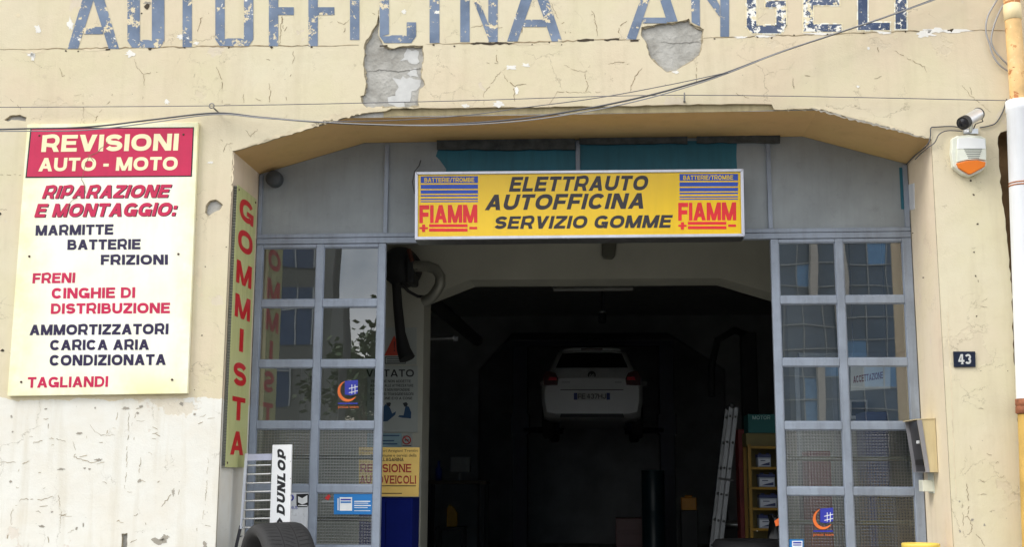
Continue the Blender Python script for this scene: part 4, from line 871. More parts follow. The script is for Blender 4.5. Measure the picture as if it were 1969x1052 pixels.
cable('overhead_cable', [P(x, y, -.16) for x, y in ((640, 233), (760, 231), (900, 221), (1000, 207.5), (1151, 187.5), (1290, 162), (1400, 138.5))], .003, 'thin straight cable above the sagging ones in the middle of the lintel', 'cable', wire_m, 'cables strung across the facade')
cable('steel_wire', [P(-30, 206, -.1), P(407, 203, -.07), P(860, 194, -.05), P(1316, 182.5, -.045), P(1941, 193, -.05), P(2010, 195, -.05)], .0028, 'thin taut steel wire running level across the whole facade', 'wire', wire_m)
hk = MB(); hk.smooth = True
c0 = P(407, 203, -.075); hk.tube([c0 + Vector((math.cos(a) * .017, 0, math.sin(a) * .017)) for a in [2 * math.pi * k / 16 for k in range(17)]], .0045, 8); hk.tube([P(411, 207.5, -.07), P(417, 213, -.05), P(422, 218, .004)], .006, 8)
tag(hk.build('eye_hook', mat('galvanised', S(140, 138, 134), .45, .6)), 'galvanised eye hook holding the wire near the left corner of the arch', 'hook')
hk = MB(); hk.tube([P(1316, 177.5, -.05), P(1316, 184, -.05), P(1316, 194, -.045)], [.004, .006, .0065], 8); hk.tube([P(1316, 194, -.045), P(1316, 195, .004)], .0075, 8)
tag(hk.build('wire_pin', mat('galvanised', S(140, 138, 134), .45, .6)), 'short upright steel pin holding the thin wire right of the middle', 'hook')
gl_ = mat('pale_grey_cable', S(164, 164, 166), .5)
cable('loose_cable', [P(1925, -14, -.02), P(1913, 6, -.025), P(1899, 32, -.03), P(1896, 60, -.03), P(1903, 84, -.03), P(1909, 105, -.03), P(1922, 124, -.03), P(1938, 136, -.02)], .006, 'grey cable loop left of the rusty pipe, the outer of two', 'cable', gl_)
cable('loose_cable', [P(1932, 4, -.02), P(1922, 22, -.025), P(1911, 50, -.03), P(1906, 78, -.035), P(1914, 98, -.03), P(1926, 112, -.03), P(1938, 124, -.02)], .006, 'grey cable loop left of the rusty pipe, the inner of two', 'cable', gl_)

# ------------------------------------------------------------------ drainpipe
dp = thing('drainpipe', 'drainpipe at the right edge, rusty cream metal above and white plastic below', 'drainpipe', (P(1962, 700).x, -.11, 0))
def zof(y): return P(1960, y, -.11).z
def xof(px, py): return P(px, py, -.11).x
xm_ = (xof(1943, 195) + .0515)
rust = peel_mat('rusty_cream_pipe', (S(226, 186, 126), S(184, 116, 62), S(206, 148, 90)), .56, 6, .6)
b = MB(); b.tube([(xm_, -.11, zof(205)), (xm_, -.11, zof(120)), (xm_, -.11, zof(-150))], .0525, 24); b.build('metal_pipe', rust, dp)
b = MB(); b.lathe((xm_, -.11, zof(36)), (0, 0, 1), [(.053, -.01), (.057, -.008), (.057, .10), (.053, .102)], 24); b.build('pipe_collar', mat('cream_pipe_paint', S(236, 216, 170), .5, var=.1), dp)
wp = mat('white_pvc', S(240, 243, 248), .35, var=.03, streak=0.2); xw = xof(1937.5, 300) + .086
xq = xof(1953.5, 740) + .083
pax = Vector((xw - xq, 0, zof(300) - zof(740))).normalized()
def pz(y): return (zof(y) - zof(740)) / pax.z
pb = (xq, -.11, zof(740))
b = MB(); b.lathe(pb, pax, [(.0815, pz(768)), (.0815, pz(216)), (.0865, pz(214)), (.0865, pz(195)), (.08, pz(194)), (.05, pz(194))], 32); b.build('plastic_pipe', wp, dp)
for y_, r_ in ((358, .0845), (353, .084)):
    b = MB(); b.lathe(pb, pax, [(.0816, pz(y_) - .006), (r_, pz(y_) - .006), (r_, pz(y_) + .002), (.0816, pz(y_) + .002)], 32); b.build('clamp', mat('rust', S(176, 112, 66), .8, var=.3, vscale=30), dp)
b = MB(); b.lathe(pb, pax, [(.08, pz(797)), (.088, pz(795)), (.088, pz(783)), (.083, pz(782)), (.088, pz(781)), (.088, pz(768.4)), (.0816, pz(768.2))], 28); b.build('rusty_collar', mat('rusty_red', S(156, 96, 66), .8, var=.35, vscale=24), dp)
b = MB(); b.lathe(pb, pax, [(.076, -pb[2] / pax.z), (.076, pz(797.5)), (.02, pz(797.4))], 28); b.build('lower_pipe', mat('ochre_pipe', S(196, 160, 84), .6, var=.2), dp)

# ------------------------------------------------------------------ things on the right reveal
sheet_b = mat('beige_housing', S(206, 190, 150), .4, 0, var=.06, streak=0.3); grey_plate_m = mat('grey_housing', S(150, 150, 156), .45, .2)  # beige and grey plate colours of the hood
ih = thing('intercom_hood', 'beige metal hood with a dark keypad inside, on the right reveal beside the glazed door', 'intercom', (XR, .4, 1.9))
y0, y1 = .27, .60
def hx(px, py): return P(px, py, y0)
T0, T1, B0, B1 = hx(1763, 808), hx(1798, 804), hx(1780, 909), hx(1804, 908)
xb = XR - .003
side = [Vector((T0.x, y0, T0.z)), Vector((xb, y0, T0.z + .006)), Vector((xb, y0, B0.z)), Vector((B0.x, y0, B0.z))]
b = MB()
b.prism(side, (0, .004, 0)); b.build('side_plate', sheet_b, ih, .0015)
b = MB(); b.prism([p + Vector((0, y1 - y0, 0)) for p in side], (0, -.004, 0)); b.build('side_plate', grey_plate_m, ih, .0015)
b = MB(); b.prism([side[0] + Vector((0, -.004, 0)), side[0] + Vector((.032, -.004, 0)), side[3] + Vector((.026, -.004, 0)), side[3] + Vector((0, -.004, 0))], (0, .0035, 0)); b.build('front_flange', grey_plate_m, ih)
b = MB(); b.prism([side[0] + Vector((-.012, -.004, 0)), side[1] + Vector((0, -.004, 0)), side[1] + Vector((0, y1 - y0 + .004, 0)), side[0] + Vector((-.012, y1 - y0 + .004, 0))], (0, 0, .006)); b.build('roof_plate', sheet_b, ih)
b = MB(); b.prism([side[3] + Vector((0, .004, 0)), side[2] + Vector((0, .004, 0)), side[2] + Vector((0, y1 - y0 - .004, 0)), side[3] + Vector((0, y1 - y0 - .004, 0))], (0, 0, .004)); b.build('bottom_plate', grey_plate_m, ih)
b = MB(); b.prism([Vector((xb - .095, y0 + .005, T0.z - .003)), Vector((xb, y0 + .005, T0.z - .003)), Vector((xb, y0 + .005, B0.z + .005)), Vector((xb - .06, y0 + .005, B0.z + .005))], (0, y1 - y0 - .01, 0)); b.build('keypad', mat('dark_keypad', S(56, 56, 60), .35), ih)
b = MB(); b.box((xb - .092, y0 + .12, (T0.z + B0.z) / 2 + .02), (xb - .07, y0 + .16, (T0.z + B0.z) / 2 + .04)); b.build('button', wprint, ih)
b = MB(); b.box((xb - .074, y0 + .08, B0.z + .05), (xb - .055, y1 - .05, B0.z + .085)); b.build('card_slot', black, ih)
b = MB(); za, zb_ = P(1780, 924, .42).z, P(1780, 946, .42).z; b.box((XR - .075, .40, zb_), (XR - .006, .50, za)); b.box((XR - .0055, .38, zb_ - .012), (XR - .001, .53, za + .05))
tag(b.build('junction_box', mat('ivory_plastic', S(226, 228, 214)), None, .004), 'small ivory plastic box on the right reveal just under the beige hood', 'junction box')
b = MB(); q = [PX(x, y, XR - .006) for x, y in ((1740.5, 357), (1757, 352), (1758, 402), (1743, 405.5))]; b.prism(q, (.0055, 0, 0))
tag(b.build('cover_plate', mat('white_cover', S(226, 230, 236), .4)), 'white rectangular cover plate high on the right reveal', 'cover plate')
b = MB(); c_ = PX(1753, 401, XR - .006)
# vent flap seen on the transom, top left
vt = MB(); vt.lathe(P(530, 346, DY + .019), (0, -1, 0), [(.062, 0), (.062, .06), (.05, .075), (.0003, .078)], 24)
tag(vt.build('vent_cap', mat('dark_vent', S(66, 72, 78), .6)), 'round dark vent cap at the top left of the grey transom', 'vent')

# ------------------------------------------------------------------ tyre display rack, tyre, yellow bin
YR = .30
rk = thing('tyre_display_rack', 'chrome tyre display rack with white vertical name panel, before the left glazed door', 'display rack', (P(520, 1000, YR).x, YR, 0))
b = MB()
xl0, xr0 = P(471.5, 880, YR).x, P(523, 880, YR).x
ztop = P(500, 873, YR).z
pr = [P(474.5, 873, YR), P(468, 950, YR - .03), P(462, 1015, YR - .05), P(452, 1050, YR - .08)]
b.prism([P(471, 873, YR), P(476.5, 873, YR), P(464, 1018, YR - .02), P(461, 1018, YR - .02)], (0, .02, 0)); b.build('side_rail', mat('bright_rail', S(226, 230, 242), .3, .3), rk)
b = MB(); b.tube([P(463, 1012, YR + .005), P(454, 1052, YR - .02), (P(449, 1052, YR).x, YR - .06, .02)], .011, 10); b.build('leg', mat('dark_rail', S(60, 60, 66), .4, .5), rk)
b = MB(); b.prism([P(476.5, 874, YR), P(523, 873, YR), P(522, 885.5, YR), P(475, 886.5, YR)], (0, .015, 0)); b.build('top_rail', mat('pale_rail', S(206, 210, 232), .35, .3), rk)
for i, y in enumerate((895.5, 912.5, 929.5, 946.2, 963.5, 981, 998, 1015, 1032)):
    b = MB(); xa = 473.5 - (y - 895) * .085; b.tube([P(xa, y + .5, YR + .012), P(521, y - .6, YR + .012)], .0062, 8); b.build('rung', chrome, rk)
pn = [P(524, 856, YR - .02), P(561, 855.5, YR - .02), P(556, 1062, YR - .02), P(516.5, 1062, YR - .02)]
b = MB(); b.prism(pn, (0, .024, 0)); b.build('sign_panel', white_p, rk, .002)
b = MB(); b.tube([Vector((P(537, 1050, YR).x, YR + .02, .02)), Vector((P(537, 1050, YR).x, YR + .02, P(537, 900, YR).z))], .014, 10); b.build('leg', mat('dark_rail', S(60, 60, 66)), rk)
b = MB(); z_ = .52
b.tube([(P(455, 1050, YR).x, YR - .05, z_), (P(640, 1050, YR).x, YR - .12, z_)], .011, 8); b.tube([(P(455, 1050, YR).x, YR - .42, z_), (P(640, 1050, YR).x, YR - .42, z_)], .011, 8)
for x in (P(455, 1050, YR).x, P(640, 1050, YR).x):
    b.tube([(x, YR - .42, z_), (x, YR + .0, z_)], .011, 8); b.tube([(x, YR - .42, z_), (x, YR - .42, .012)], .011, 8); b.tube([(x, YR + .0, z_), (x, YR + .0, .012)], .011, 8)
b.build('tyre_shelf', chrome, rk)
o_ = P(547, 989, YR - .0212); u_ = P(551, 863, YR - .0212) - P(547, 989, YR - .0212); bt = P(533.5, 989, YR - .0212); 
b = MB(); o_ = P(547.5, 991.5, YR - .0212); u_ = P(549.5, 868, YR - .0212) - o_; v_ = P(532, 989, YR - .0212) - o_
lettering(b, 'DUNLOP', o_, u_, v_ + u_ * .028, (0, -1, 0), t=.29, gap=.20, serif=.07); b.build('lettering', blackp, rk)
b = MB(); ap = (538, 996)
b.prism([P(x, y, YR - .0215) for x, y in ((538, 996), (543, 1003), (545, 1012), (542, 1008), (538, 1004), (534, 1008), (530, 1012), (532.5, 1003))], (0, .0008, 0)); b.build('emblem', blackp, rk)
for yy in (888, 921, 953, 1005):
    b = MB(); b.lathe(P(558.5, yy, YR - .0205), (0, -1, 0), [(.003, 0), (.0015, .0012), (.0002, .0012)], 8); b.build('rivet', mat('rivet_grey', S(120, 120, 124), .4, .5), rk)
# tyre: axis turned towards the left front
tc_ = P(533, 1108, -.10); ta = R(56); axis = Vector((-math.sin(ta), -math.cos(ta), -.03)).normalized()
ty = thing('tyre', 'black low profile tyre standing on the display rack under the white name panel', 'tyre', tc_)
b = MB(); RT_, wd = .34, .17
prof = [(.252, .128), (.260, .150), (.278, .166), (.298, .170), (.318, .163), (.331, .146), (.338, .120), (.340, .080)]
full = prof + [(.3405, .0)] + [(r_, -d) for r_, d in reversed(prof)] + [(.238, -.09), (.238, .09), (.252, .128)]
b.lathe(tc_, axis, full, 72); b.build('carcass', rubber, ty)
groove = mat('tread_groove', (.008, .008, .009, 1), .9)
b = MB()
for d0 in (-.048, .044): b.lathe(tc_, axis, [(.3408, d0 - .0026), (.3413, d0), (.3408, d0 + .0026)], 72)
aa = Vector((0, 0, 1)); uu = axis.cross(aa).normalized(); vv = axis.cross(uu)
for k in range(64):
    t0 = 2 * math.pi * k / 64
    for d0, d1, sk in ((.058, .135, .035), (-.034, .034, .10), (-.135, -.058, -.035)):
        pts = []
        for f in range(5):
            d = d0 + (d1 - d0) * f / 4; rr = .3416 if abs(d) < .08 else (.3416 - (abs(d) - .08) * .06 - max(0, abs(d) - .12) * .25)
            for s_ in (-1, 1):
                a = t0 + sk * f / 4 + s_ * .0052; pts.append(tc_ + axis * d + (uu * math.cos(a) + vv * math.sin(a)) * rr)
        b.add(pts, [(f * 2, f * 2 + 1, f * 2 + 3, f * 2 + 2) for f in range(4)])
b.build('tread_grooves', groove, ty)
# bin
by = .12; c_ = P(1770, 1046, by); bz = c_.z
yb_m = mat('dirty_yellow_plastic', S(238, 206, 92), .5, 0, var=.12, vscale=8, dirt=.3)
bn = thing('litter_bin', 'dirty yellow round bin in front of the right reveal, only its rim in view', 'bin', (c_.x, by, 0))
b = MB(); b.lathe((c_.x, by, 0), (0, 0, 1), [(.0003, 0), (.09, 0), (.112, bz - .03), (.102, bz - .03), (.085, .02), (.0003, .02)], 36); b.build('body', yb_m, bn)
b = MB(); b.lathe((c_.x, by, bz), (0, 0, 1), [(.112, -.029), (.119, -.024), (.119, -.003), (.115, .002), (.106, .0), (.104, -.029)], 36); b.build('rim', yb_m, bn)
# ------------------------------------------------------------------ inside the garage
# signs on the cross wall, left of the inner arch
YP = YW - .012
pw = mat('poster_white', S(172, 178, 174), .5, var=.05)
ws = thing('warning_sign', 'white wall sign with a red warning triangle, half behind the black hose inside the garage', 'sign', P(765, 700, YP))
b = MB(); rect_px(b, 727, 630, 801, 701, YP, .01); b.build('panel', pw, ws)
b = MB(); b.prism([P(x, y, YP - .002) for x, y in ((758, 645), (775, 684), (739, 684))], (0, .0015, 0)); b.build('triangle', mat('warning_red', S(196, 66, 40), .5), ws)
b = MB(); b.prism([P(x, y, YP - .0035) for x, y in ((757.3, 657), (759.3, 657), (758.8, 671), (757.7, 671))], (0, .001, 0)); rect_px(b, 757.2, 673, 759.4, 676, YP - .0035, .001); b.build('exclamation_mark', blackp, ws)
b = MB(); rect_px(b, 740, 686.5, 780, 700, YP - .002, .001); b.build('text_border', blackp, ws)
b = MB(); rect_px(b, 741.5, 688, 778.5, 698.5, YP - .0032, .001); b.build('text_panel', pw, ws)
b = MB()
for y, x1 in ((690.5, 774), (694, 768), (697, 772)): rect_px(b, 744, y - .6, x1, y + .6, YP - .0042)
b.build('print_line', blackp, ws)
vs_ = thing('prohibition_sign', 'tall white safety sign headed VIETATO with two drawn workers, inside the garage', 'sign', P(765, 832, YP))
b = MB(); rect_px(b, 706, 704, 803, 832, YP, .01); b.build('panel', pw, vs_)
b = MB(); letter_px(b, 'VIETATO', (704, 725), (796, 725), (704, 711), YP - .002, t=.19); b.build('lettering', blackp, vs_)
b = MB()
for i, (tx, x0, x1) in enumerate((('PERSONE NON ADDETTE', 714, 790), ('AI MEZZI E ALLE ATTREZZATURE', 712, 795), ('SI DECLINA E NON RISPONDERE', 712, 788), ('DANNI DEI TRASGRESSORI', 712, 795), ('A PERSONE E/O A COSE', 712, 793))):
    y = 736 + i * 8.2; letter_px(b, tx, (x0, y), (x1, y), (x0, y - 5), YP - .002, t=.19, gap=.12)
b.build('lettering', blackp, vs_)
def man(pts, col, nm):
    b = MB(); b.prism([P(x, y, YP - .003) for x, y in pts], (0, .0015, 0)); b.build(nm, mat(nm + '_print', col, .5), vs_)
def pc(pts): return [(720 + x / 4.382, 620 + y / 4.382) for x, y in pts]
man(pc([(72, 720), (95, 690), (130, 720), (150, 770), (182, 752), (175, 780), (140, 810), (110, 835), (70, 838)]), S(24, 70, 110), 'drawn_worker')
man(pc([(98, 680), (130, 676), (140, 684), (130, 712), (108, 712)]), S(40, 44, 50), 'drawn_head')
man(pc([(262, 705), (290, 712), (310, 760), (308, 812), (235, 806), (200, 798), (210, 785), (245, 785)]), S(52, 54, 50), 'drawn_worker')
man(pc([(238, 682), (268, 674), (282, 690), (272, 714), (252, 712)]), S(60, 50, 44), 'drawn_head')
nl = thing('notice_sheet', 'pale blue notice sheet under the tall safety sign', 'notice', P(750, 862, YP))
b = MB(); rect_px(b, 706, 833.5, 772, 862, YP, .008); b.build('sheet', mat('pale_blue_sheet', S(150, 180, 190), .6), nl)
b = MB()
for y, x1 in ((838, 768), (848, 758), (854, 764)): rect_px(b, 725, y - 1, x1, y + 1.4, YP - .002)
b.build('print_line', mat('faded_blue_print', S(60, 90, 130), .6), nl)
ns_ = thing('no_smoking_sign', 'small white no smoking sign with a red ring beside the pale blue notice', 'sign', P(783, 860, YP))
b = MB(); rect_px(b, 772.5, 834, 793, 861, YP, .01); b.build('panel', pw, ns_)
b = MB(); b.lathe(P(782, 847, YP - .001), (0, -1, 0), [(.042, 0), (.042, .002), (.032, .002), (.032, 0)], 24); b.prism([P(x, y, YP - .002) for x, y in ((777.5, 842.5), (778.7, 841.5), (787, 851), (785.8, 852))], (0, .001, 0)); b.build('ban_ring', redp, ns_)
b = MB(); rect_px(b, 778, 846, 786, 848, YP - .0008); b.build('cigarette', blackp, ns_)
b = MB(); rect_px(b, 774, 857, 791, 858.4, YP - .001); b.build('print_line', blackp, ns_)
yp_ = thing('vehicle_test_poster', 'yellow poster with red serif lettering about vehicle testing, above the blue cabinet', 'poster', P(760, 955, 1.5))
YQ = 1.49; b = MB(); b.prism([P(x, y, YQ) for x, y in ((690, 955), (805, 955.5), (807, 861), (690, 860.5))], (0, .012, 0)); b.build('sheet', mat('ochre_card', S(226, 190, 104), .6, var=.06), yp_)
dred = mat('dark_red_print', S(160, 40, 32), .6); dk_p = mat('brown_print', S(60, 46, 32), .6)
b = MB(); letter_px(b, 'REVISIONE', (693, 909), (791, 909), (693, 893), YQ - .0015, t=.19, serif=.06, gap=.14); b.build('lettering', dred, yp_)
b = MB(); letter_px(b, 'AUTOVEICOLI', (692, 930.5), (800, 931), (692, 915), YQ - .0015, t=.19, serif=.06, gap=.14); b.build('lettering', dred, yp_)
b = MB(); letter_px(b, 'VALLAGARINA', (722, 887.5), (776, 887.5), (722, 881), YQ - .0015, t=.2, serif=.05, gap=.14); b.build('lettering', dk_p, yp_)
b = MB(); small_px(b, 'Autoriparatori Artigiani Trentini', (694, 871.5), (804, 871), (694, 865), YQ - .0015); b.build('lettering', dk_p, yp_)
b = MB(); small_px(b, 'Sicurezza comune e servizi della', (694, 879.5), (801, 879), (694, 873.5), YQ - .0015)
for y, x0, x1 in ((935, 700, 800), (949.5, 700, 773)): rect_px(b, x0, y - .8, x1, y + .8, YQ - .0015)
b.build('lettering', dk_p, yp_)
navy = mat('navy_cabinet_paint', S(12, 24, 92), .85, var=.1, spec=.1)
cb_ = thing('tool_cabinet', 'navy blue metal cabinet against the inner wall under the yellow poster', 'cabinet', (P(745, 1000, 1.6).x, 1.6, 0))
zc = P(760, 958, 1.50).z
b = MB(); b.box((P(690, 1000, 1.50).x, 1.50, .05), (P(793, 1000, 1.50).x, 1.85, zc)); b.build('body', navy, cb_, .006)
for k in (0, 1):
    x0, x1 = P(692 + k * 50, 1000, 1.49).x, P(741 + k * 50, 1000, 1.49).x; b = MB(); b.box((x0, 1.482, .1), (x1, 1.499, zc - .02)); d_ = b.build('door', navy, cb_, .003)
    b = MB(); b.box((x1 - .05 if k == 0 else x0 + .03, 1.465, .8), (x1 - .03 if k == 0 else x0 + .05, 1.481, .95)); b.build('handle', alu, d_)
b = MB()
for x in (695, 788): b.box((P(x, 1000, 1.56).x - .02, 1.56, 0), (P(x, 1000, 1.56).x + .02, 1.60, .05))
b.build('foot', black, cb_)

# exhaust extractor
dg_ = mat('dark_machine_grey', S(44, 46, 48), .6, .0, var=.2); hose_m = mat('black_hose', (.012, .012, .012, 1), .7); duct_m = mat('grey_duct', S(150, 150, 140), .45, .4)
ex = thing('exhaust_extractor', 'dark exhaust fan with bent grey duct and hanging black hose on the inner wall', 'extractor', P(770, 545, YW - .3))
YE = YW - .36; ke = (8 + YE) / 14.6
c0 = P(766, 508, YE)
b = MB(); b.lathe(c0 + Vector((0, .34, 0)), (0, -1, 0), [(.0003, 0), (.235 * ke, 0), (.245 * ke, .05), (.245 * ke, .26), (.2 * ke, .3), (.0003, .31)], 32); b.build('fan_drum', dg_, ex)
b = MB(); b.box(P(780, 544, YE - .05), P(806, 505, YE + .25)); b.build('motor', dg_, ex, .02)
b = MB(); b.tube([P(786, 480, YE - .05), P(789, 490, YE - .06), P(793, 503, YE - .05)], .022, 10); b.build('bracket', mat('rust_orange', S(90, 50, 38), .7), ex)
b = MB(); pth = [P(798, 512, YE), P(822, 512, YE - .02), P(838, 518, YE - .04), P(847, 532, YE - .04), P(846, 548, YE - .04), P(838, 562, YE), P(828, 574, YE + .03), P(816, 580, YE + .06)]; b.tube(pth, [q * ke for q in (.07, .068, .066, .066, .068, .068, .07, .075)], 16); b.build('bent_duct', duct_m, ex)
b = MB(); b.tube([P(803, 505, YE), P(803, 520, YE)], .06 * ke, 12); b.build('clamp', dg_, ex)
b = MB(); b.tube([P(762, 545, YE - .08), P(765, 590, YE - .08), P(770, 640, YE - .08), P(776, 672, YE - .1), P(783, 690, YE - .12)], [q * ke for q in (.055, .058, .062, .085, .10)], 14); b.build('hanging_hose', hose_m, ex)
b = MB(); b.tube([P(772, 545, YE - .05), P(785, 560, YE), P(803, 570, YE + .05), P(818, 571, YE + .1)], .02 * ke, 8); b.build('thin_hose', hose_m, ex)
b = MB(); b.tube([P(822, 575, YW + .6), P(860, 605, YW + 1.8), P(900, 640, YW + 3.6), P(918, 655, YW + 4.8)], .075, 12)
tag(b.build('exhaust_pipe', hose_m), 'fat dark pipe running back along the garage from the grey duct', 'pipe')
# lamps (unlit)
lf = thing('tube_light_fitting', 'unlit fluorescent tube fitting just behind the inner arch', 'light fitting', P(1140, 556, 7.6))
z_ = P(1140, 556, 7.6).z; x0, x1 = P(1062, 556, 7.6).x, P(1220, 556, 7.6).x
b = MB(); b.box((x0, 7.57, z_ + .01), (x1, 7.63, z_ + .05)); b.build('housing', mat('lamp_housing', S(150, 150, 146), .5), lf, .004)
b = MB(); b.tube([(x0 + .02, 7.55, z_ - .012), (x1 - .02, 7.55, z_ - .012)], .024, 12); b.build('tube', mat('unlit_tube', S(226, 226, 220), .3), lf)
b = MB()
for x in (x0 + .15, x1 - .15): b.tube([(x, 7.6, z_ + .05), (x, 7.6, 4.8)], .008, 6)
b.build('hanging_rod', dg_, lf)
pl_ = thing('pendant_lamp', 'small dark pendant hanging on a rod behind the tube fitting', 'lamp', P(1158, 620, 8.5))
b = MB(); p0 = P(1158, 600, 8.5); b.tube([p0, (p0.x, p0.y, 4.8)], .012, 8); b.build('rod', dg_, pl_)
b = MB(); p1 = P(1158, 621, 8.5); b.lathe((p0.x, 8.5, p1.z), (0, 0, 1), [(.0003, 0), (.05, 0), (.055, .02), (.05, .13), (.02, .16), (.0003, .16)], 20); b.build('lamp_body', dg_, pl_)
b = MB(); b.lathe((p0.x, 8.5, p1.z + .135), (0, 0, 1), [(.051, 0), (.054, .006), (.054, .016), (.05, .022)], 20); b.build('collar', alu, pl_)
b = MB(); q = [(1157, 462), (1186, 462), (1183, 490), (1178, 497), (1162, 497), (1157, 490)]; b.prism([P(x, y, YW - .07) for x, y in q], (0, .065, 0)); tag(b.build('wall_lamp', mat('olive_lamp', S(92, 92, 80), .5), None, .012), 'rounded olive lamp box hanging on the inner wall under the yellow sign', 'lamp')

# ------------------------------------------------------------------ car on the lift
CX0, CYR, CZ = P(1138, 740, 12.0).x, 12.0, P(1138, 803, 12.0).z - .27
car = thing('parked_car', 'white hatchback seen from behind, raised on the lift at the back of the garage', 'car', (CX0, CYR, CZ))
def cp(x, y, z): return Vector((CX0 + x, CYR + y, CZ + z))
secs = [  # y, half outline (x, z) from sill to roof centre
    (-.02, [(.60, .33), (.74, .36), (.775, .55), (.775, .72), (.74, .84), (.66, .90), (.50, .915), (.25, .92), (0, .92)]),
    (.05, [(.66, .27), (.79, .30), (.83, .55), (.835, .74), (.80, .90), (.70, .97), (.53, .99), (.26, 1.0), (0, 1.0)]),
    (.16, [(.70, .25), (.80, .28), (.84, .55), (.845, .76), (.815, .94), (.69, 1.06), (.56, 1.13), (.28, 1.15), (0, 1.155)]),
    (.34, [(.72, .22), (.81, .26), (.84, .55), (.85, .78), (.825, .95), (.69, 1.12), (.585, 1.33), (.30, 1.385), (0, 1.395)]),
    (.50, [(.72, .22), (.81, .26), (.84, .55), (.85, .78), (.825, .95), (.70, 1.15), (.575, 1.40), (.30, 1.445), (0, 1.455)]),
    (1.5, [(.72, .20), (.81, .24), (.84, .55), (.85, .78), (.83, .94), (.71, 1.16), (.575, 1.43), (.30, 1.475), (0, 1.48)]),
    (2.2, [(.72, .20), (.81, .24), (.84, .55), (.85, .78), (.83, .93), (.71, 1.13), (.57, 1.38), (.30, 1.43), (0, 1.44)]),
    (3.0, [(.72, .20), (.80, .24), (.83, .55), (.84, .78), (.80, .90), (.69, .97), (.56, .99), (.28, 1.0), (0, 1.01)]),
    (3.8, [(.68, .22), (.76, .26), (.78, .5), (.77, .68), (.70, .76), (.58, .79), (.46, .80), (.24, .81), (0, .81)]),
    (3.97, [(.52, .28), (.58, .30), (.60, .46), (.58, .58), (.52, .64), (.44, .66), (.34, .67), (.18, .67), (0, .67)])]
b = MB(); b.smooth = True; rows = []
for y, h in secs: rows.append([cp(x, y, z) for x, z in h] + [cp(-x, y, z) for x, z in h[-2::-1]])
nn = len(rows[0]); vs = [v for r_ in rows for v in r_]; fs = []
for i in range(len(rows) - 1):
    for k in range(nn - 1): fs.append((i * nn + k, i * nn + k + 1, (i + 1) * nn + k + 1, (i + 1) * nn + k))
    fs.append((i * nn + nn - 1, i * nn, (i + 1) * nn, (i + 1) * nn + nn - 1))
b.add(vs, fs); b.smooth = False; b.add(rows[0], [tuple(range(nn))[::-1]]); b.add(rows[-1], [tuple(range(nn))])
carp = mat('white_car_paint', S(236, 238, 236), .25, var=.02)
b.build('body', carp, car)
def cq(mb, pts, off):   # panel following the tail: points are (x, z) with y read from the profile
    pass
def ytail(z):
    pr_ = [(-.022, .33), (-.022, .92), (.05, 1.0), (.16, 1.15), (.34, 1.39), (.50, 1.455)]
    for (y0_, z0_), (y1_, z1_) in zip(pr_, pr_[1:]):
        if z <= z1_: return y0_ + (y1_ - y0_) * (z - z0_) / (z1_ - z0_)
    return .5
def panel(name, pts, matl, lift, th=.012, flat=None):
    b = MB(); q = [cp(x, (flat if flat is not None else ytail(z)) - lift, z) for x, z in pts]; b.prism(q, (0, th, 0)); return b.build(name, matl, car)
gls = mat('dark_car_glass', (.006, .007, .008, 1), .08)
panel('rear_window', [(-.60, 1.10), (.60, 1.10), (.50, 1.355), (.3, 1.372), (-.3, 1.372), (-.50, 1.355)], gls, .02, .012)
b = MB(); b.prism([cp(x, .26, z) for x, z in ((-.50, 1.40), (.50, 1.40), (.46, 1.43), (.3, 1.45), (-.3, 1.45), (-.46, 1.43))], (0, .2, 0)); b.build('spoiler', carp, car, .01)
panel('brake_light', [(-.18, 1.415), (.18, 1.415), (.18, 1.435), (-.18, 1.435)], mat('dark_red_lens', S(80, 10, 14), .2), 0, .012, .25)
lens = mat('tail_lens', (.95, .02, .05, 1), .12)
for s in (-1, 1):
    panel('tail_light', [(s * .80, .80), (s * .74, .795), (s * .57, .80), (s * .555, .90), (s * .60, 1.0), (s * .70, 1.035), (s * .76, 1.03), (s * .805, .93)], mat('dark_tail_lens', S(90, 8, 14), .12), .06, .10, .03)
    panel('tail_light', [(s * .72, .88), (s * .58, .88), (s * .585, .93), (s * .70, .935)], lens, .066, .01, .03)
panel('hatch_seam', [(-.52, .715), (.52, .715), (.52, .728), (-.52, .728)], mat('seam_grey', S(70, 72, 72), .5), .004, .003, -.022)
panel('lower_trim', [(-.53, .27), (.53, .27), (.51, .33), (-.51, .33)], black, .02, .10, -.0)
pp = panel('number_plate', [(-.30, .555), (.30, .555), (.30, .672), (-.30, .672)], mat('plate_white', S(236, 236, 232), .4), .012, .008, -.022)
pe = MB()
for s in (-1, 1): pe.prism([cp(x, -.0355, z) for x, z in ((s * .242, .557), (s * .298, .557), (s * .298, .670), (s * .242, .670))], (0, .001, 0))
e_ = pe.build('country_band', mat('plate_blue', S(30, 60, 150), .4), car)
b = MB(); lettering(b, 'FE 437HJ', cp(-.232, -.0362, .573), (.464, 0, 0), (0, 0, .082), (0, -1, 0), t=.15, gap=.10, space=.3); b.build('plate_number', blackp, car)
b = MB(); b.lathe(cp(0, .03, .965), (0, -1, .25), [(.066, 0), (.066, .028), (.056, .030), (.056, .022), (.0003, .022)], 28); b.build('badge', mat('badge_grey', S(52, 54, 56), .3), car)
b = MB()
for pts in ([(-.034, .03), (-.020, .03), (.003, -.012), (-.004, -.016)], [(.034, .03), (.020, .03), (-.003, -.012), (.004, -.016)], [(-.046, .012), (-.034, .012), (-.014, -.046), (-.022, -.046)], [(.046, .012), (.034, .012), (.014, -.046), (.022, -.046)], [(-.022, -.046), (-.012, -.046), (.004, -.010), (-.003, -.006)], [(.022, -.046), (.012, -.046), (-.004, -.010), (.003, -.006)]):
    b.prism([cp(x, .0005 - z * .25 - .0012 * abs(x), .958 + z) for x, z in pts], (0, -.004, 0))
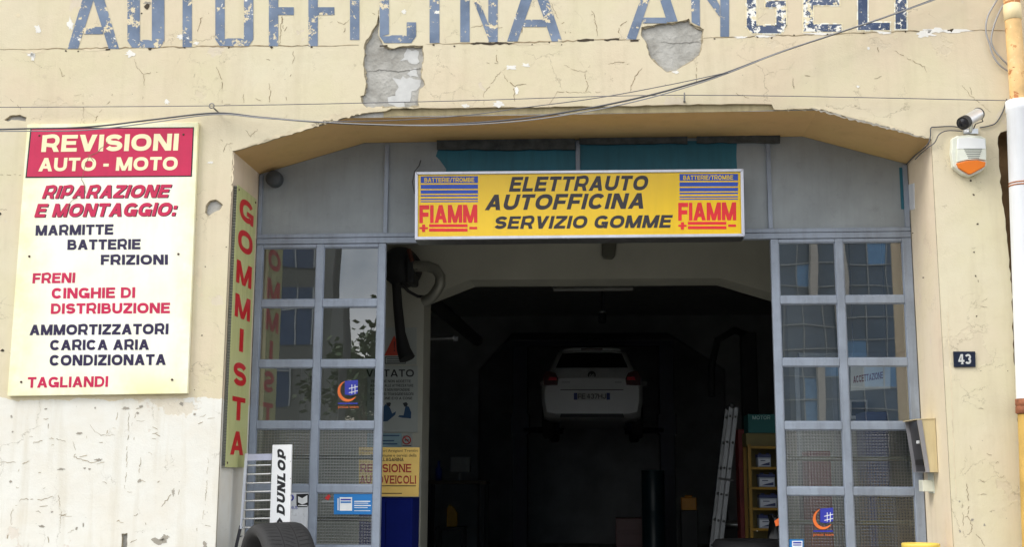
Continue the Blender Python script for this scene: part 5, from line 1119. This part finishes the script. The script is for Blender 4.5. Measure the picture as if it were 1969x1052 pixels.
b.build('badge_letters', mat('badge_silver', S(214, 216, 218), .35), car)
b = MB(); b.add([cp(x, -.026, z) for x, z in ((-.50, .845), (-.36, .845), (-.36, .852), (-.50, .852))], [(0, 1, 2, 3)]); b.build('chrome_lettering', mat('trim_silver', S(120, 122, 124), .35, .4), car); b = MB(); b.add([cp(x, -.026, z) for x, z in ((.38, .842), (.49, .842), (.49, .850), (.38, .850))], [(0, 1, 2, 3)]); b.build('chrome_lettering', mat('trim_silver', S(120, 122, 124)), car)
for s in (-1, 1):
    for y in (.62, 3.15):
        b = MB(); b.lathe(cp(s * .845, y, .24), (s, 0, 0), [(.0003, -.18), (.26, -.18), (.30, -.15), (.30, -.03), (.27, .005), (.20, .008), (.19, -.01), (.0003, -.01)], 28); wh = b.build('wheel', rubber, car)
    b = MB(); b.prism([cp(s * x, 2.35, z) for x, z in ((.84, .93), (.98, .95), (1.0, 1.03), (.94, 1.06), (.85, 1.02))], (0, .1, 0)); b.build('wing_mirror', carp, car, .02)
lft = thing('car_lift', 'dark two post vehicle lift carrying the white hatchback', 'car lift', (CX0, CYR + 1.9, 0))
lm_ = mat('dark_blue_lift', S(30, 38, 62), .5, var=.2)
for s in (-1, 1):
    b = MB(); x = CX0 + s * 1.32; b.box((x - .13, CYR + 1.75, 0), (x + .13, CYR + 2.05, 3.9)); b.box((x - .25, CYR + 1.6, 0), (x + .25, CYR + 2.2, .03)); b.build('post', lm_, lft, .01)
    b = MB(); b.box((x - .16 - (0 if s > 0 else 0), CYR + 1.72, CZ + .05), (x + .16, CYR + 2.08, CZ + .4)); b.build('carriage', lm_, lft)
    for dy in (-1.0, 1.0):
        b = MB(); a_, e2 = Vector((x, CYR + 1.9, CZ + .09)), cp(s * .62, 1.9 + dy, .09); d = (e2 - a_); n_ = Vector((-d.y, d.x, 0)).normalized() * .05
        b.prism([a_ + n_, a_ - n_, e2 - n_, e2 + n_], (0, 0, .07)); b.lathe(e2 + Vector((0, 0, .07)), (0, 0, 1), [(.0003, 0), (.06, 0), (.06, .05), (.0003, .05)], 14); b.build('arm', lm_, lft)
b = MB(); b.box((CX0 - 1.45, CYR + 1.8, 3.9), (CX0 + 1.45, CYR + 2.0, 4.0)); b.build('crossbeam', lm_, lft)

# ------------------------------------------------------------------ right side: ladder, shelf, batteries
YL = 3.55
ld = thing('folded_ladder', 'folded aluminium ladder leaning beside the battery shelf', 'ladder', (P(1370, 1090, YL).x, YL, 0))
def at_line(px0, px1, f, y=YL): 
    a, b_ = P(px0[0], px0[1], y), P(px1[0], px1[1], y); return a + (b_ - a) * f
top_c, bot_c = (1411, 783), (1381, 1046)
A_, B_ = P(*top_c, YL), P(*bot_c, YL); d_ = (B_ - A_); fl = (A_.z - .01) / (A_.z - B_.z); base = A_ + d_ * fl
dn = d_.normalized(); sd = Vector((-dn.z, 0, dn.x)); sd = sd if sd.x > 0 else -sd
for k, (o1, tp) in enumerate(((-.044, 0), (.006, .0))):
    for yy in (0, .36):
        b = MB(); s0 = A_ + sd * o1 + Vector((0, yy, 0)); s1 = base + sd * o1 + Vector((0, yy, 0)); w_ = sd * .040
        b.prism([s0, s0 + w_, s1 + w_, s1], (0, .028, 0)); b.build('side_rail', mat('ladder_aluminium', (.22, .23, .24, 1), .5, .5, var=.15, vscale=9), ld, .003)
L_ = (base - A_).length
for i in range(9):
    for o1 in (-.044, .006):
        p_ = A_ + dn * (.09 + i * .245) + sd * (o1 + .021)
        if .09 + i * .245 < L_: b = MB(); b.tube([p_ + Vector((0, .029, 0)), p_ + Vector((0, .359, 0))], .014, 8); b.build('rung', mat('ladder_aluminium', (.46, .47, .48, 1), .4, .6, var=.15, vscale=9), ld)
for i in range(9):
    for o1 in (-.044, .006):
        p_ = A_ + dn * (.09 + i * .245) + sd * (o1 + .021)
        if .09 + i * .245 < L_: b = MB(); b.lathe(p_ + Vector((0, .0005, 0)), (0, -1, 0), [(.012, 0), (.012, .002), (.0003, .002)], 10); b.build('rung_plug', black, ld)
b = MB(); pq = A_ + sd * -.012; b.lathe(pq + Vector((0, -.01, .01)), (0, 1, 0), [(.0003, 0), (.026, 0), (.026, .42), (.0003, .42)], 16); b.build('hinge', dg_, ld)
b = MB(); q_ = A_ + dn * ((P(1393, 920, YL) - A_).length); b.prism([q_ + sd * -.07 + Vector((0, -.012, 0)), q_ + sd * .075 + Vector((0, -.012, 0)), q_ + sd * .075 + dn * .02 + Vector((0, -.012, 0)), q_ + sd * -.07 + dn * .02 + Vector((0, -.012, 0))], (0, .011, 0)); b.build('strap', black, ld)
YSH = 3.95
yel_m = mat('yellow_shelf_paint', S(158, 120, 24), .45, var=.1); back_y = mat('dull_yellow_panel', S(126, 116, 70), .6, var=.1)
sh = thing('battery_shelf', 'yellow metal shelf rack stacked with car batteries, left of the right glazed door', 'shelf', (P(1490, 1000, YSH).x, YSH, 0))
xs0, xs1 = P(1443, 950, YSH).x, P(1443, 950, YSH).x + .36
for x in (xs0, xs1):
    for y in (YSH, YSH + .4):
        b = MB(); b.box((x - .015, y - .015, 0), (x + .015, y + .015, P(1443, 855, YSH).z)); b.build('upright', yel_m, sh)
zsh = [P(1465, y, YSH).z for y in (861, 901, 939.5, 979.5, 1019)] + [.35]
for z in zsh:
    b = MB(); b.box((xs0 - .014, YSH - .018, z - .012), (xs1 + .014, YSH - .0151, z + .012)); b.box((xs0 + .016, YSH - .014, z - .004), (xs1 - .016, YSH + .38, z + .004)); b.build('shelf_board', yel_m, sh)
b = MB(); b.box((xs0, YSH + .42, 0), (xs1, YSH + .43, P(1443, 830, YSH).z)); b.build('back_panel', back_y, sh)
b = MB(); b.box((xs0 - .02, YSH + .05, zsh[0] + .013), (xs1, YSH + .4, P(1443, 833, YSH).z)); b.build('top_box', back_y, sh)
tb = thing('oil_carton', 'teal carton with pale lettering on top of the yellow shelf', 'box', (P(1480, 824, YSH).x, YSH + .2, P(1480, 824, YSH).z))
z0, z1 = P(1480, 829, YSH).z, P(1480, 797, YSH).z
b = MB(); b.box((xs0 - .0, YSH + .02, P(1443, 833, YSH).z + .001), (xs0 + .36, YSH + .4, z1)); b.build('carton', mat('teal_card', S(30, 104, 104), .6, var=.06), tb)
b = MB(); letter_px(b, 'MOTOR', (1447, 807), (1481, 807), (1447, 800), YSH + .018, t=.16, gap=.2); b.build('lettering', mat('pale_teal_print', S(190, 230, 226), .6), tb)
grey_b = mat('battery_grey', S(150, 160, 176), .45); blue_b = mat('battery_blue', S(46, 56, 104), .45); label_b = mat('battery_label', S(206, 212, 224), .4)
DESC = ('on the top shelf board', 'on the second shelf board from the top', 'on the third shelf board from the top', 'on the fourth shelf board, partly behind the black bag')
proto = None
for i, (x0, x1, z) in enumerate(((1459, 1484.5, zsh[1]), (1460, 1491, zsh[2]), (1460, 1494, zsh[3]), (1458, 1490, zsh[4]))):
    if proto is None:
        bt = thing('car_battery', 'small grey car battery with blue lid ' + DESC[0], 'battery', (0, 0, 0), 'car batteries on the yellow shelf')
        b = MB(); b.box((0, 0, 0), (.19, .17, .115)); b.build('case', grey_b, bt, .004)
        b = MB(); b.box((-.003, -.003, .116), (.193, .173, .15)); b.box((.02, .02, .15), (.06, .06, .166)); b.box((.13, .02, .15), (.17, .06, .166)); b.build('lid', blue_b, bt, .003)
        b = MB(); b.box((.012, -.0015, .02), (.178, -.0002, .10)); b.cur = 1; b.prism([(.03, -.0025, .026), (.172, -.0025, .026), (.172, -.0025, .062), (.10, -.0025, .046)], (0, .0008, 0)); b.prism([(.04, -.0025, .075), (.11, -.0025, .075), (.11, -.0025, .085), (.04, -.0025, .085)], (0, .0008, 0)); b.build('front_label', [label_b, blue_b], bt)
        proto = bt; o = bt
    else:
        o = proto.copy(); COL.objects.link(o)
        for chd in list(proto.children):
            c2 = chd.copy(); COL.objects.link(c2); c2.parent = o
        o['label'] = 'grey car battery with blue lid ' + DESC[i]
    o.location = (P(x0, 950, YSH).x, YSH + .01, z + .0045); o.scale = ((P(x1, 950, YSH).x - P(x0, 950, YSH).x) / .19, .9, .86)
b = MB(); b.box((P(1421, 900, 4.5).x, 4.5, 0), (P(1441, 900, 4.5).x, 4.8, P(1430, 826, 4.5).z)); b.box((P(1421, 900, 4.5).x - .005, 4.49, P(1430, 900, 4.5).z), (P(1441, 900, 4.5).x + .005, 4.499, P(1430, 890, 4.5).z))
tag(b.build('red_locker', mat('dark_red_metal', S(120, 30, 30), .5, var=.2), None, .008), 'narrow dark red metal locker between ladder and yellow shelf', 'locker')
# rubbish bag by the door post
bgx = P(1492, 1015, 3.0); b = MB(); b.lathe((bgx.x, 3.0, 0), (0, 0, 1), [(.0003, 0), (.10, .0), (.13, .2), (.12, .6), (.11, .85), (.09, 1.05), (.05, 1.18), (.06, 1.24), (.0003, 1.22)], 20)
for i, v in enumerate(b.v): 
    rr = random.Random(i); b.v[i] = (v[0] + rr.uniform(-.02, .02), v[1] + rr.uniform(-.02, .02), v[2] + (rr.uniform(-.015, .015) if v[2] > .05 else 0))
tag(b.build('rubbish_bag', mat('black_film', (.01, .01, .011, 1), .35)), 'tall black plastic bag standing in front of the lowest battery', 'bag')
b = MB(); q = [P(x, y, DY + .03) for x, y in ((1489, 1003), (1497, 997), (1500, 1010), (1492, 1013))]; b.prism(q, (0, .003, 0)); tag(b.build('orange_tag', mat('orange_tag_card', S(236, 110, 40), .6)), 'small orange tag at the edge of the right door', 'tag')
# tyre changer and clutter deep inside
tcg = thing('tyre_changer', 'dark tyre changing machine with curved arm, deep inside at right', 'machine', (P(1420, 900, 9.0).x, 9.0, 0))
b = MB(); x0, x1 = P(1365, 900, 9.0).x, P(1470, 900, 9.0).x; b.box((x0, 8.7, 0), (x1, 9.4, .9)); b.build('base', dg_, tcg, .03)
b = MB(); b.box((x1 - .25, 9.2, .9), (x1 - .03, 9.4, P(1440, 640, 9.3).z)); b.build('column', dg_, tcg, .02)
b = MB(); zz = P(1440, 645, 9.3).z; b.tube([(x1 - .14, 9.3, zz), (x1 - .35, 9.1, zz + .05), (x1 - .6, 9.0, zz - .1), (x1 - .7, 8.95, zz - .5), (x1 - .7, 8.95, zz - .9)], .05, 10); b.build('arm', dg_, tcg)
b = MB(); b.lathe((x0 + .35, 9.0, .9), (0, 0, 1), [(.0003, 0), (.3, 0), (.3, .06), (.0003, .08)], 24); b.build('turntable', alu, tcg)
wbn = thing('workbench', 'dark workbench deep inside at left with tools on it', 'workbench', (P(860, 900, 9.6).x, 9.6, 0))
zb0 = P(860, 925, 9.4).z; x0, x1 = P(815, 900, 9.4).x, P(935, 900, 9.4).x
b = MB(); b.box((x0, 9.4, zb0 - .05), (x1, 10.0, zb0)); b.build('top', mat('bench_wood', S(92, 80, 64), .7), wbn)
for x in (x0 + .05, x1 - .05):
    for y in (9.45, 9.95): b = MB(); b.box((x - .03, y - .03, 0), (x + .03, y + .03, zb0 - .051)); b.build('leg', dg_, wbn)
b = MB(); xx = P(882, 890, 9.5).x; b.box((xx - .12, 9.5, zb0 + .12), (xx + .16, 9.7, zb0 + .34)); b.box((xx - .02, 9.55, zb0 + .0), (xx + .03, 9.6, zb0 + .119)); 
tag(b.build('test_meter', mat('meter_grey', S(150, 152, 150), .5), None, .01), 'small grey test meter standing on the dark workbench', 'meter')
b = MB(); xx = P(842, 890, 9.5).x; b.lathe((xx, 9.6, zb0 + .001), (0, 0, 1), [(.0003, 0), (.05, 0), (.05, .16), (.02, .2), (.02, .28), (.0003, .28)], 16)
tag(b.build('spray_bottle', mat('bottle_blue', S(60, 90, 190), .4)), 'blue spray bottle on the left end of the workbench', 'bottle')
jx = P(868, 1000, 8.6); b = MB(); b.box((jx.x - .08, 8.55, 0), (jx.x + .09, 8.75, .001)); b = MB()
st_ = thing('tool_stool', 'low dark stool carrying the yellow oil can', 'stool', (jx.x, 8.6, 0)); zj = P(868, 1014, 8.6).z
b.box((jx.x - .2, 8.45, zj - .04), (jx.x + .2, 8.8, zj)); b.build('seat', dg_, st_)
for sx in (-.17, .17):
    for sy in (8.48, 8.77): b = MB(); b.box((jx.x + sx - .02, sy - .02, 0), (jx.x + sx + .02, sy + .02, zj - .041)); b.build('leg', dg_, st_)
b = MB(); b.prism([(jx.x - .06, 8.55, zj + .001), (jx.x + .08, 8.55, zj + .001), (jx.x + .08, 8.55, zj + .18), (jx.x + .03, 8.55, zj + .26), (jx.x - .03, 8.55, zj + .30), (jx.x - .06, 8.55, zj + .24)], (0, .1, 0)); tag(b.build('oil_can', mat('oil_can_yellow', S(210, 160, 40), .4), None, .01), 'yellow green oil can on the low stool at left', 'can')
tt = thing('tool_trolley', 'red tool trolley under the raised car', 'trolley', (P(1222, 1000, 10.5).x, 10.5, 0))
b = MB(); xx = P(1222, 1000, 10.5).x; b.box((xx - .3, 10.4, .12), (xx + .3, 10.8, .95)); b.build('body', mat('trolley_red', S(84, 14, 14), .4), tt, .01)
for k in range(4): b = MB(); b.box((xx - .27, 10.385, .16 + k * .2), (xx + .27, 10.399, .33 + k * .2)); b.build('drawer', mat('trolley_red', S(84, 14, 14)), tt, .004)
b = MB()
for sx in (-.25, .25): b.lathe((xx + sx, 10.45, .06), (1, 0, 0), [(.0003, -.02), (.06, -.02), (.06, .02), (.0003, .02)], 14)
b.build('castor', black, tt)
zx = P(1325, 980, 9.0).z
b = MB(); xx = P(1325, 960, 8.4).x; b.box((xx - .11, 8.4, .0), (xx + .11, 8.7, P(1325, 982, 8.4).z)); tag(b.build('cable_drum_stand', dg_, None, .01), 'dark stand under the yellow case, centre right', 'stand')
b = MB(); z_ = P(1325, 982, 8.4).z; b.box((xx - .1, 8.42, z_ + .001), (xx + .1, 8.6, z_ + .165)); b.box((xx - .05, 8.49, z_ + .166), (xx + .05, 8.52, z_ + .195)); tag(b.build('tool_case', mat('case_yellow', S(206, 140, 30), .5), None, .01), 'yellow tool case deep inside on a dark stand', 'case')

od = thing('oil_drum', 'blue green oil drum under the raised car, right of the red trolley', 'drum', (P(1256, 950, 9.2).x, 9.2, 0))
zd = P(1256, 905, 9.2).z; b = MB(); b.lathe((P(1256, 950, 9.2).x, 9.2, 0), (0, 0, 1), [(.0003, 0), (.16, 0), (.165, .01), (.16, .02), (.16, zd * .33), (.166, zd * .34), (.16, zd * .35), (.16, zd * .66), (.166, zd * .67), (.16, zd * .68), (.16, zd - .02), (.165, zd - .01), (.16, zd), (.15, zd - .015), (.0003, zd - .015)], 28); b.build('drum_body', mat('drum_teal', S(18, 46, 54), .4), od)
b = MB(); b.lathe((P(1256, 950, 9.2).x + .08, 9.2, zd - .0145), (0, 0, 1), [(.025, 0), (.025, .012), (.0003, .014)], 12); b.build('bung', dg_, od)
for i, (px, py, Y, dx) in enumerate(((1452, 1043, 2.3, 0), )):
    c_ = P(px, py, Y); b = MB(); zt2 = c_.z
    b.lathe((c_.x, Y + .3, zt2 - .21), (0, 0, 1), [(.20, 0), (.30, .0), (.325, .04), (.325, .17), (.30, .21), (.20, .21), (.19, .19), (.19, .02), (.20, 0)], 40); sp_ = tag(b.build('spare_tyre', rubber), 'dark tyre lying flat just inside the doorway at the foot of the ladder', 'tyre')
    b = MB(); b.box((c_.x - .3, Y + .02, zt2 - .26), (c_.x + .3, Y + .58, zt2 - .215)); 
    for sx in (-.26, .26):
        for sy in (.06, .54): b.box((c_.x + sx - .02, Y + sy - .02, 0), (c_.x + sx + .02, Y + sy + .02, zt2 - .2601))
    tag(b.build('tyre_stand', dg_), 'low dark stand under the flat tyre just inside the doorway', 'stand')
b = MB(); b.tube([P(819, 652, 6.0), P(872, 650, 6.0)], .03, 10); b.box(P(818, 640, 6.02), P(823, 664, 6.06)); b.prism([P(872, 645, 6.0), P(880, 648, 6.0), P(880, 656, 6.0), P(872, 657, 6.0)], (0, .03, 0)); b.box((-5.2, 5.98, P(819, 652, 6.0).z - .02), (P(819, 652, 6.0).x, 6.02, P(819, 652, 6.0).z + .02))
tag(b.build('swing_arm', alu), 'pale horizontal swing arm on the left inside wall beyond the arch', 'bracket')
# ------------------------------------------------------------------ reception corner behind the right glazed door
rp_ = thing('reception_partition', 'pale grey partition of the reception corner behind the right glazed door', 'partition', (2.3, 2.9, 0))
YB = 2.9; x0, x1 = P(1535, 800, YB).x, 3.3; zt_ = P(1600, 690, YB).z
pg = mat('partition_grey', S(176, 180, 176), .6, var=.08)
b = MB(); b.box((x0, YB, .02), (x1, YB + .05, zt_)); b.build('wall_panel', pg, rp_)
b = MB()
for xx in (x0, P(1606, 800, YB).x): b.box((xx - .02, YB - .012, 0), (xx + .02, YB - .001, zt_))
b.box((x0 + .021, YB - .012, zt_ + .001), (x1, YB + .06, zt_ + .05)); b.build('trim', alu, rp_)
rs = thing('reception_sign', 'white sign with dark red letters reading ACCETTAZIONE behind the right glazed door', 'sign', P(1670, 740, 1.5))
YG = 1.5; b = MB(); b.prism([P(x, y, YG) for x, y in ((1636, 752), (1636, 706), (1712, 696), (1712, 748))], (0, .01, 0)); b.build('panel', mat('sign_white', S(236, 238, 236), .5), rs)
b = MB(); letter_px(b, 'ACCETTAZIONE', (1641, 737), (1698, 728), (1640.5, 724), YG - .002, t=.2, serif=.05, gap=.12); b.build('lettering', mat('dark_red_letters', S(130, 30, 44), .5), rs)
b = MB()
for x in (1642, 1706): 
    p_ = P(x, 700, YG + .005); b.tube([(p_.x, p_.y, P(x, 703, YG).z), (p_.x, p_.y, 4.8)], .003, 6)
b.build('hanging_wire', wire_m, rs)
mo = thing('wall_monitor', 'small monitor in a white frame behind the right glazed door', 'monitor', P(1650, 805, YB - .06))
b = MB(); rect_px(b, 1633, 769, 1669, 806, YB - .07, .055); b.build('frame', white_p, mo, .006)
b = MB(); rect_px(b, 1637.5, 773, 1665, 800, YB - .073, .0025); b.build('screen', mat('dark_screen', (.02, .024, .03, 1), .15), mo)
bl2 = thing('blue_locker', 'dark blue locker behind the textured glass of the right door', 'locker', (P(1690, 900, 2.4).x, 2.4, 0))
b = MB(); xx0, xx1 = P(1668, 900, 2.4).x, P(1712, 900, 2.4).x; b.box((xx0, 2.4, .04), (xx1, 2.8, P(1690, 792, 2.4).z)); b.build('body', mat('locker_blue', S(36, 60, 128), .5), bl2, .008)
b = MB(); b.box((xx0 + .02, 2.385, .08), (xx1 - .02, 2.399, P(1690, 792, 2.4).z - .03)); b.build('door', mat('locker_blue', S(36, 60, 128)), bl2, .004)
b = MB(); b.box((xx0 + .02, 2.42, 0), (xx1 - .02, 2.78, .04)); b.build('plinth', black, bl2)
jk = thing('parts_cart', 'red parts cart behind the textured glass of the right door', 'cart', (P(1575, 900, 2.2).x, 2.2, 0))
xx = P(1575, 900, 2.2).x; b = MB(); b.box((xx - .09, 2.15, .15), (xx + .09, 2.5, P(1575, 868, 2.2).z)); b.build('body', mat('cart_red', S(110, 40, 40), .5), jk, .01)
b = MB()
for sx in (-.06, .06):
    for sy in (2.2, 2.45): b.lathe((xx + sx, sy, .075), (1, 0, 0), [(.0003, -.02), (.074, -.02), (.074, .02), (.0003, .02)], 14)
b.build('castor', black, jk)
ch_ = thing('reception_chair', 'dark padded chair behind the lower right panes', 'chair', (P(1735, 1000, 1.7).x, 1.75, 0))
xx = P(1733, 1000, 1.7).x; b = MB(); b.box((xx - .22, 1.6, .46), (xx + .22, 2.05, .54)); b.build('seat', mat('dark_fabric', (.02, .022, .024, 1), .9), ch_, .03)
b = MB(); b.box((xx - .21, 1.55, .60), (xx + .21, 1.6, P(1733, 942, 1.6).z)); b.build('backrest', mat('dark_fabric', (.02, .022, .024, 1)), ch_, .04)
b = MB()
for sx in (-.2, .2):
    for sy in (1.63, 2.02): b.tube([(xx + sx, sy, 0), (xx + sx, sy, .465)], .014, 8)
    b.tube([(xx + sx, 1.59, .46), (xx + sx, 1.575, .9)], .014, 8)
b.build('frame', black, ch_)

# ------------------------------------------------------------------ across the street (seen mirrored in the panes)
ob_ = thing('office_block', 'dark glazed office block across the street, mirrored in the right door panes', 'building', (9, -36, 0))
YO = -36.0
gm = mat('office_glass', S(92, 114, 138), .08, 0, var=.25, vscale=.35); mul = mat('office_mullion', S(168, 174, 178), .5, 0)
b = MB(); b.box((2.5, YO - 10, -.12), (26, YO, 12.4)); b.build('glass_wall', gm, ob_)
b = MB()
for i in range(32): b.box((2.5 + i * .75 - .02, YO + .001, 0), (2.5 + i * .75 + .02, YO + .05, 11.2))
for k in range(14): b.box((2.5, YO + .051, k * .85 + .3), (26, YO + .09, k * .85 + .34))
b.build('mullion', mul, ob_)
rr = random.Random(4)
for i in range(22):
    for k in range(13):
        if rr.random() < .12: b = MB(); b.box((2.5 + i * .75 + .03, YO + .001, k * .85 + .35), (2.5 + i * .75 + .72, YO + .02, k * .85 + 1.14)); b.build('blue_window', mat('blue_pane', S(110, 160, 206), .2), ob_)
b = MB(); b.box((2.3, YO - 10, 12.401), (26.2, YO + .4, 13.6)); b.build('roof_fascia', mat('grey_fascia', S(150, 150, 146), .7), ob_)
b = MB(); b.box((8.2, YO + .1, -.12), (8.45, YO + .5, 12.4)); b.build('column', mat('pale_column', S(196, 192, 186), .7), ob_)
hs = thing('apartment_block', 'grey block of flats with blue windows across the street, mirrored in the left door panes', 'building', (-17, -40, 0))
b = MB(); b.box((-30, -43, -.12), (-11.9, -40, 13.5)); b.build('wall', mat('flats_wall', S(96, 100, 100), .8), hs)
for i in range(9):
    for k in range(4):
        x = -12.3 - i * 1.95; z = .8 + k * 3.1; b = MB(); b.box((x - 1.5, -39.999, z), (x, -39.95, z + 2.2)); wn = b.build('window', mat('flats_window', S(52, 78, 116), .08, var=.25, vscale=.5), hs)
        b = MB()
        for xx in (x - 1.5, x - .77, x - .04): b.box((xx, -39.949, z), (xx + .05, -39.90, z + 2.2))
        b.box((x - 1.5, -39.899, z + 1.5), (x, -39.88, z + 1.56)); b.build('window_frame', mul, wn)
lp = thing('lamp_post', 'dark steel lamp post across the street, mirrored in the left door panes', 'lamp post', (-7.55, -24, -.12))
b = MB(); b.tube([(-7.55, -24, -.12), (-7.55, -24, 11)], [.13, .09], 12); b.build('pole', mat('post_grey', S(50, 54, 60), .5), lp)
b = MB(); b.tube([(-7.55, -24, 11), (-7.3, -24, 11.4), (-6.6, -24, 11.5)], .05, 8); b.box((-6.8, -24.12, 11.42), (-6.2, -23.88, 11.54)); b.build('lamp_head', mat('post_grey', S(50, 54, 60)), lp)
tr2 = thing('street_tree', 'green leafy tree across the street, mirrored in the left door panes', 'tree', (-7.6, -30, -.12))
b = MB(); b.tube([(-7.6, -30, -.12), (-7.55, -30, 1.6), (-7.5, -30.1, 3.2)], [.2, .16, .09], 10)
for a in range(6):
    t = a * 1.05; b.tube([(-7.55, -30, 1.8 + a * .15), (-7.55 + math.cos(t) * .8, -30 + math.sin(t) * .9, 3.0 + a * .15), (-7.55 + math.cos(t) * 1.2, -30 + math.sin(t) * 1.5, 3.9 + a * .2)], [.08, .05, .02], 6)
b.build('trunk', mat('bark', S(84, 70, 56), .9), tr2)
b = MB(); rr = random.Random(8)
for c in range(70):
    while True:
        u_ = Vector((rr.uniform(-1, 1), rr.uniform(-1, 1), rr.uniform(-1, 1)))
        if .35 < u_.length < 1: break
    cc = Vector((-7.6 + u_.x * 1.75, -30 + u_.y * 1.7, 4.7 + u_.z * 2.2))
    for l_ in range(60):
        p_ = cc + Vector((rr.gauss(0, .28), rr.gauss(0, .28), rr.gauss(0, .24))); a = Vector((rr.uniform(-1, 1), rr.uniform(-1, 1), rr.uniform(-.6, .6))).normalized(); bb = a.orthogonal().normalized(); s_ = rr.uniform(.09, .19)
        b.add([p_ - a * s_, p_ - bb * s_ * .5, p_ + a * s_, p_ + bb * s_ * .5], [(0, 1, 2, 3)])
b.build('crown', mat('leaves', (.05, .10, .03, 1), .7, var=.3, vscale=1.2), tr2)
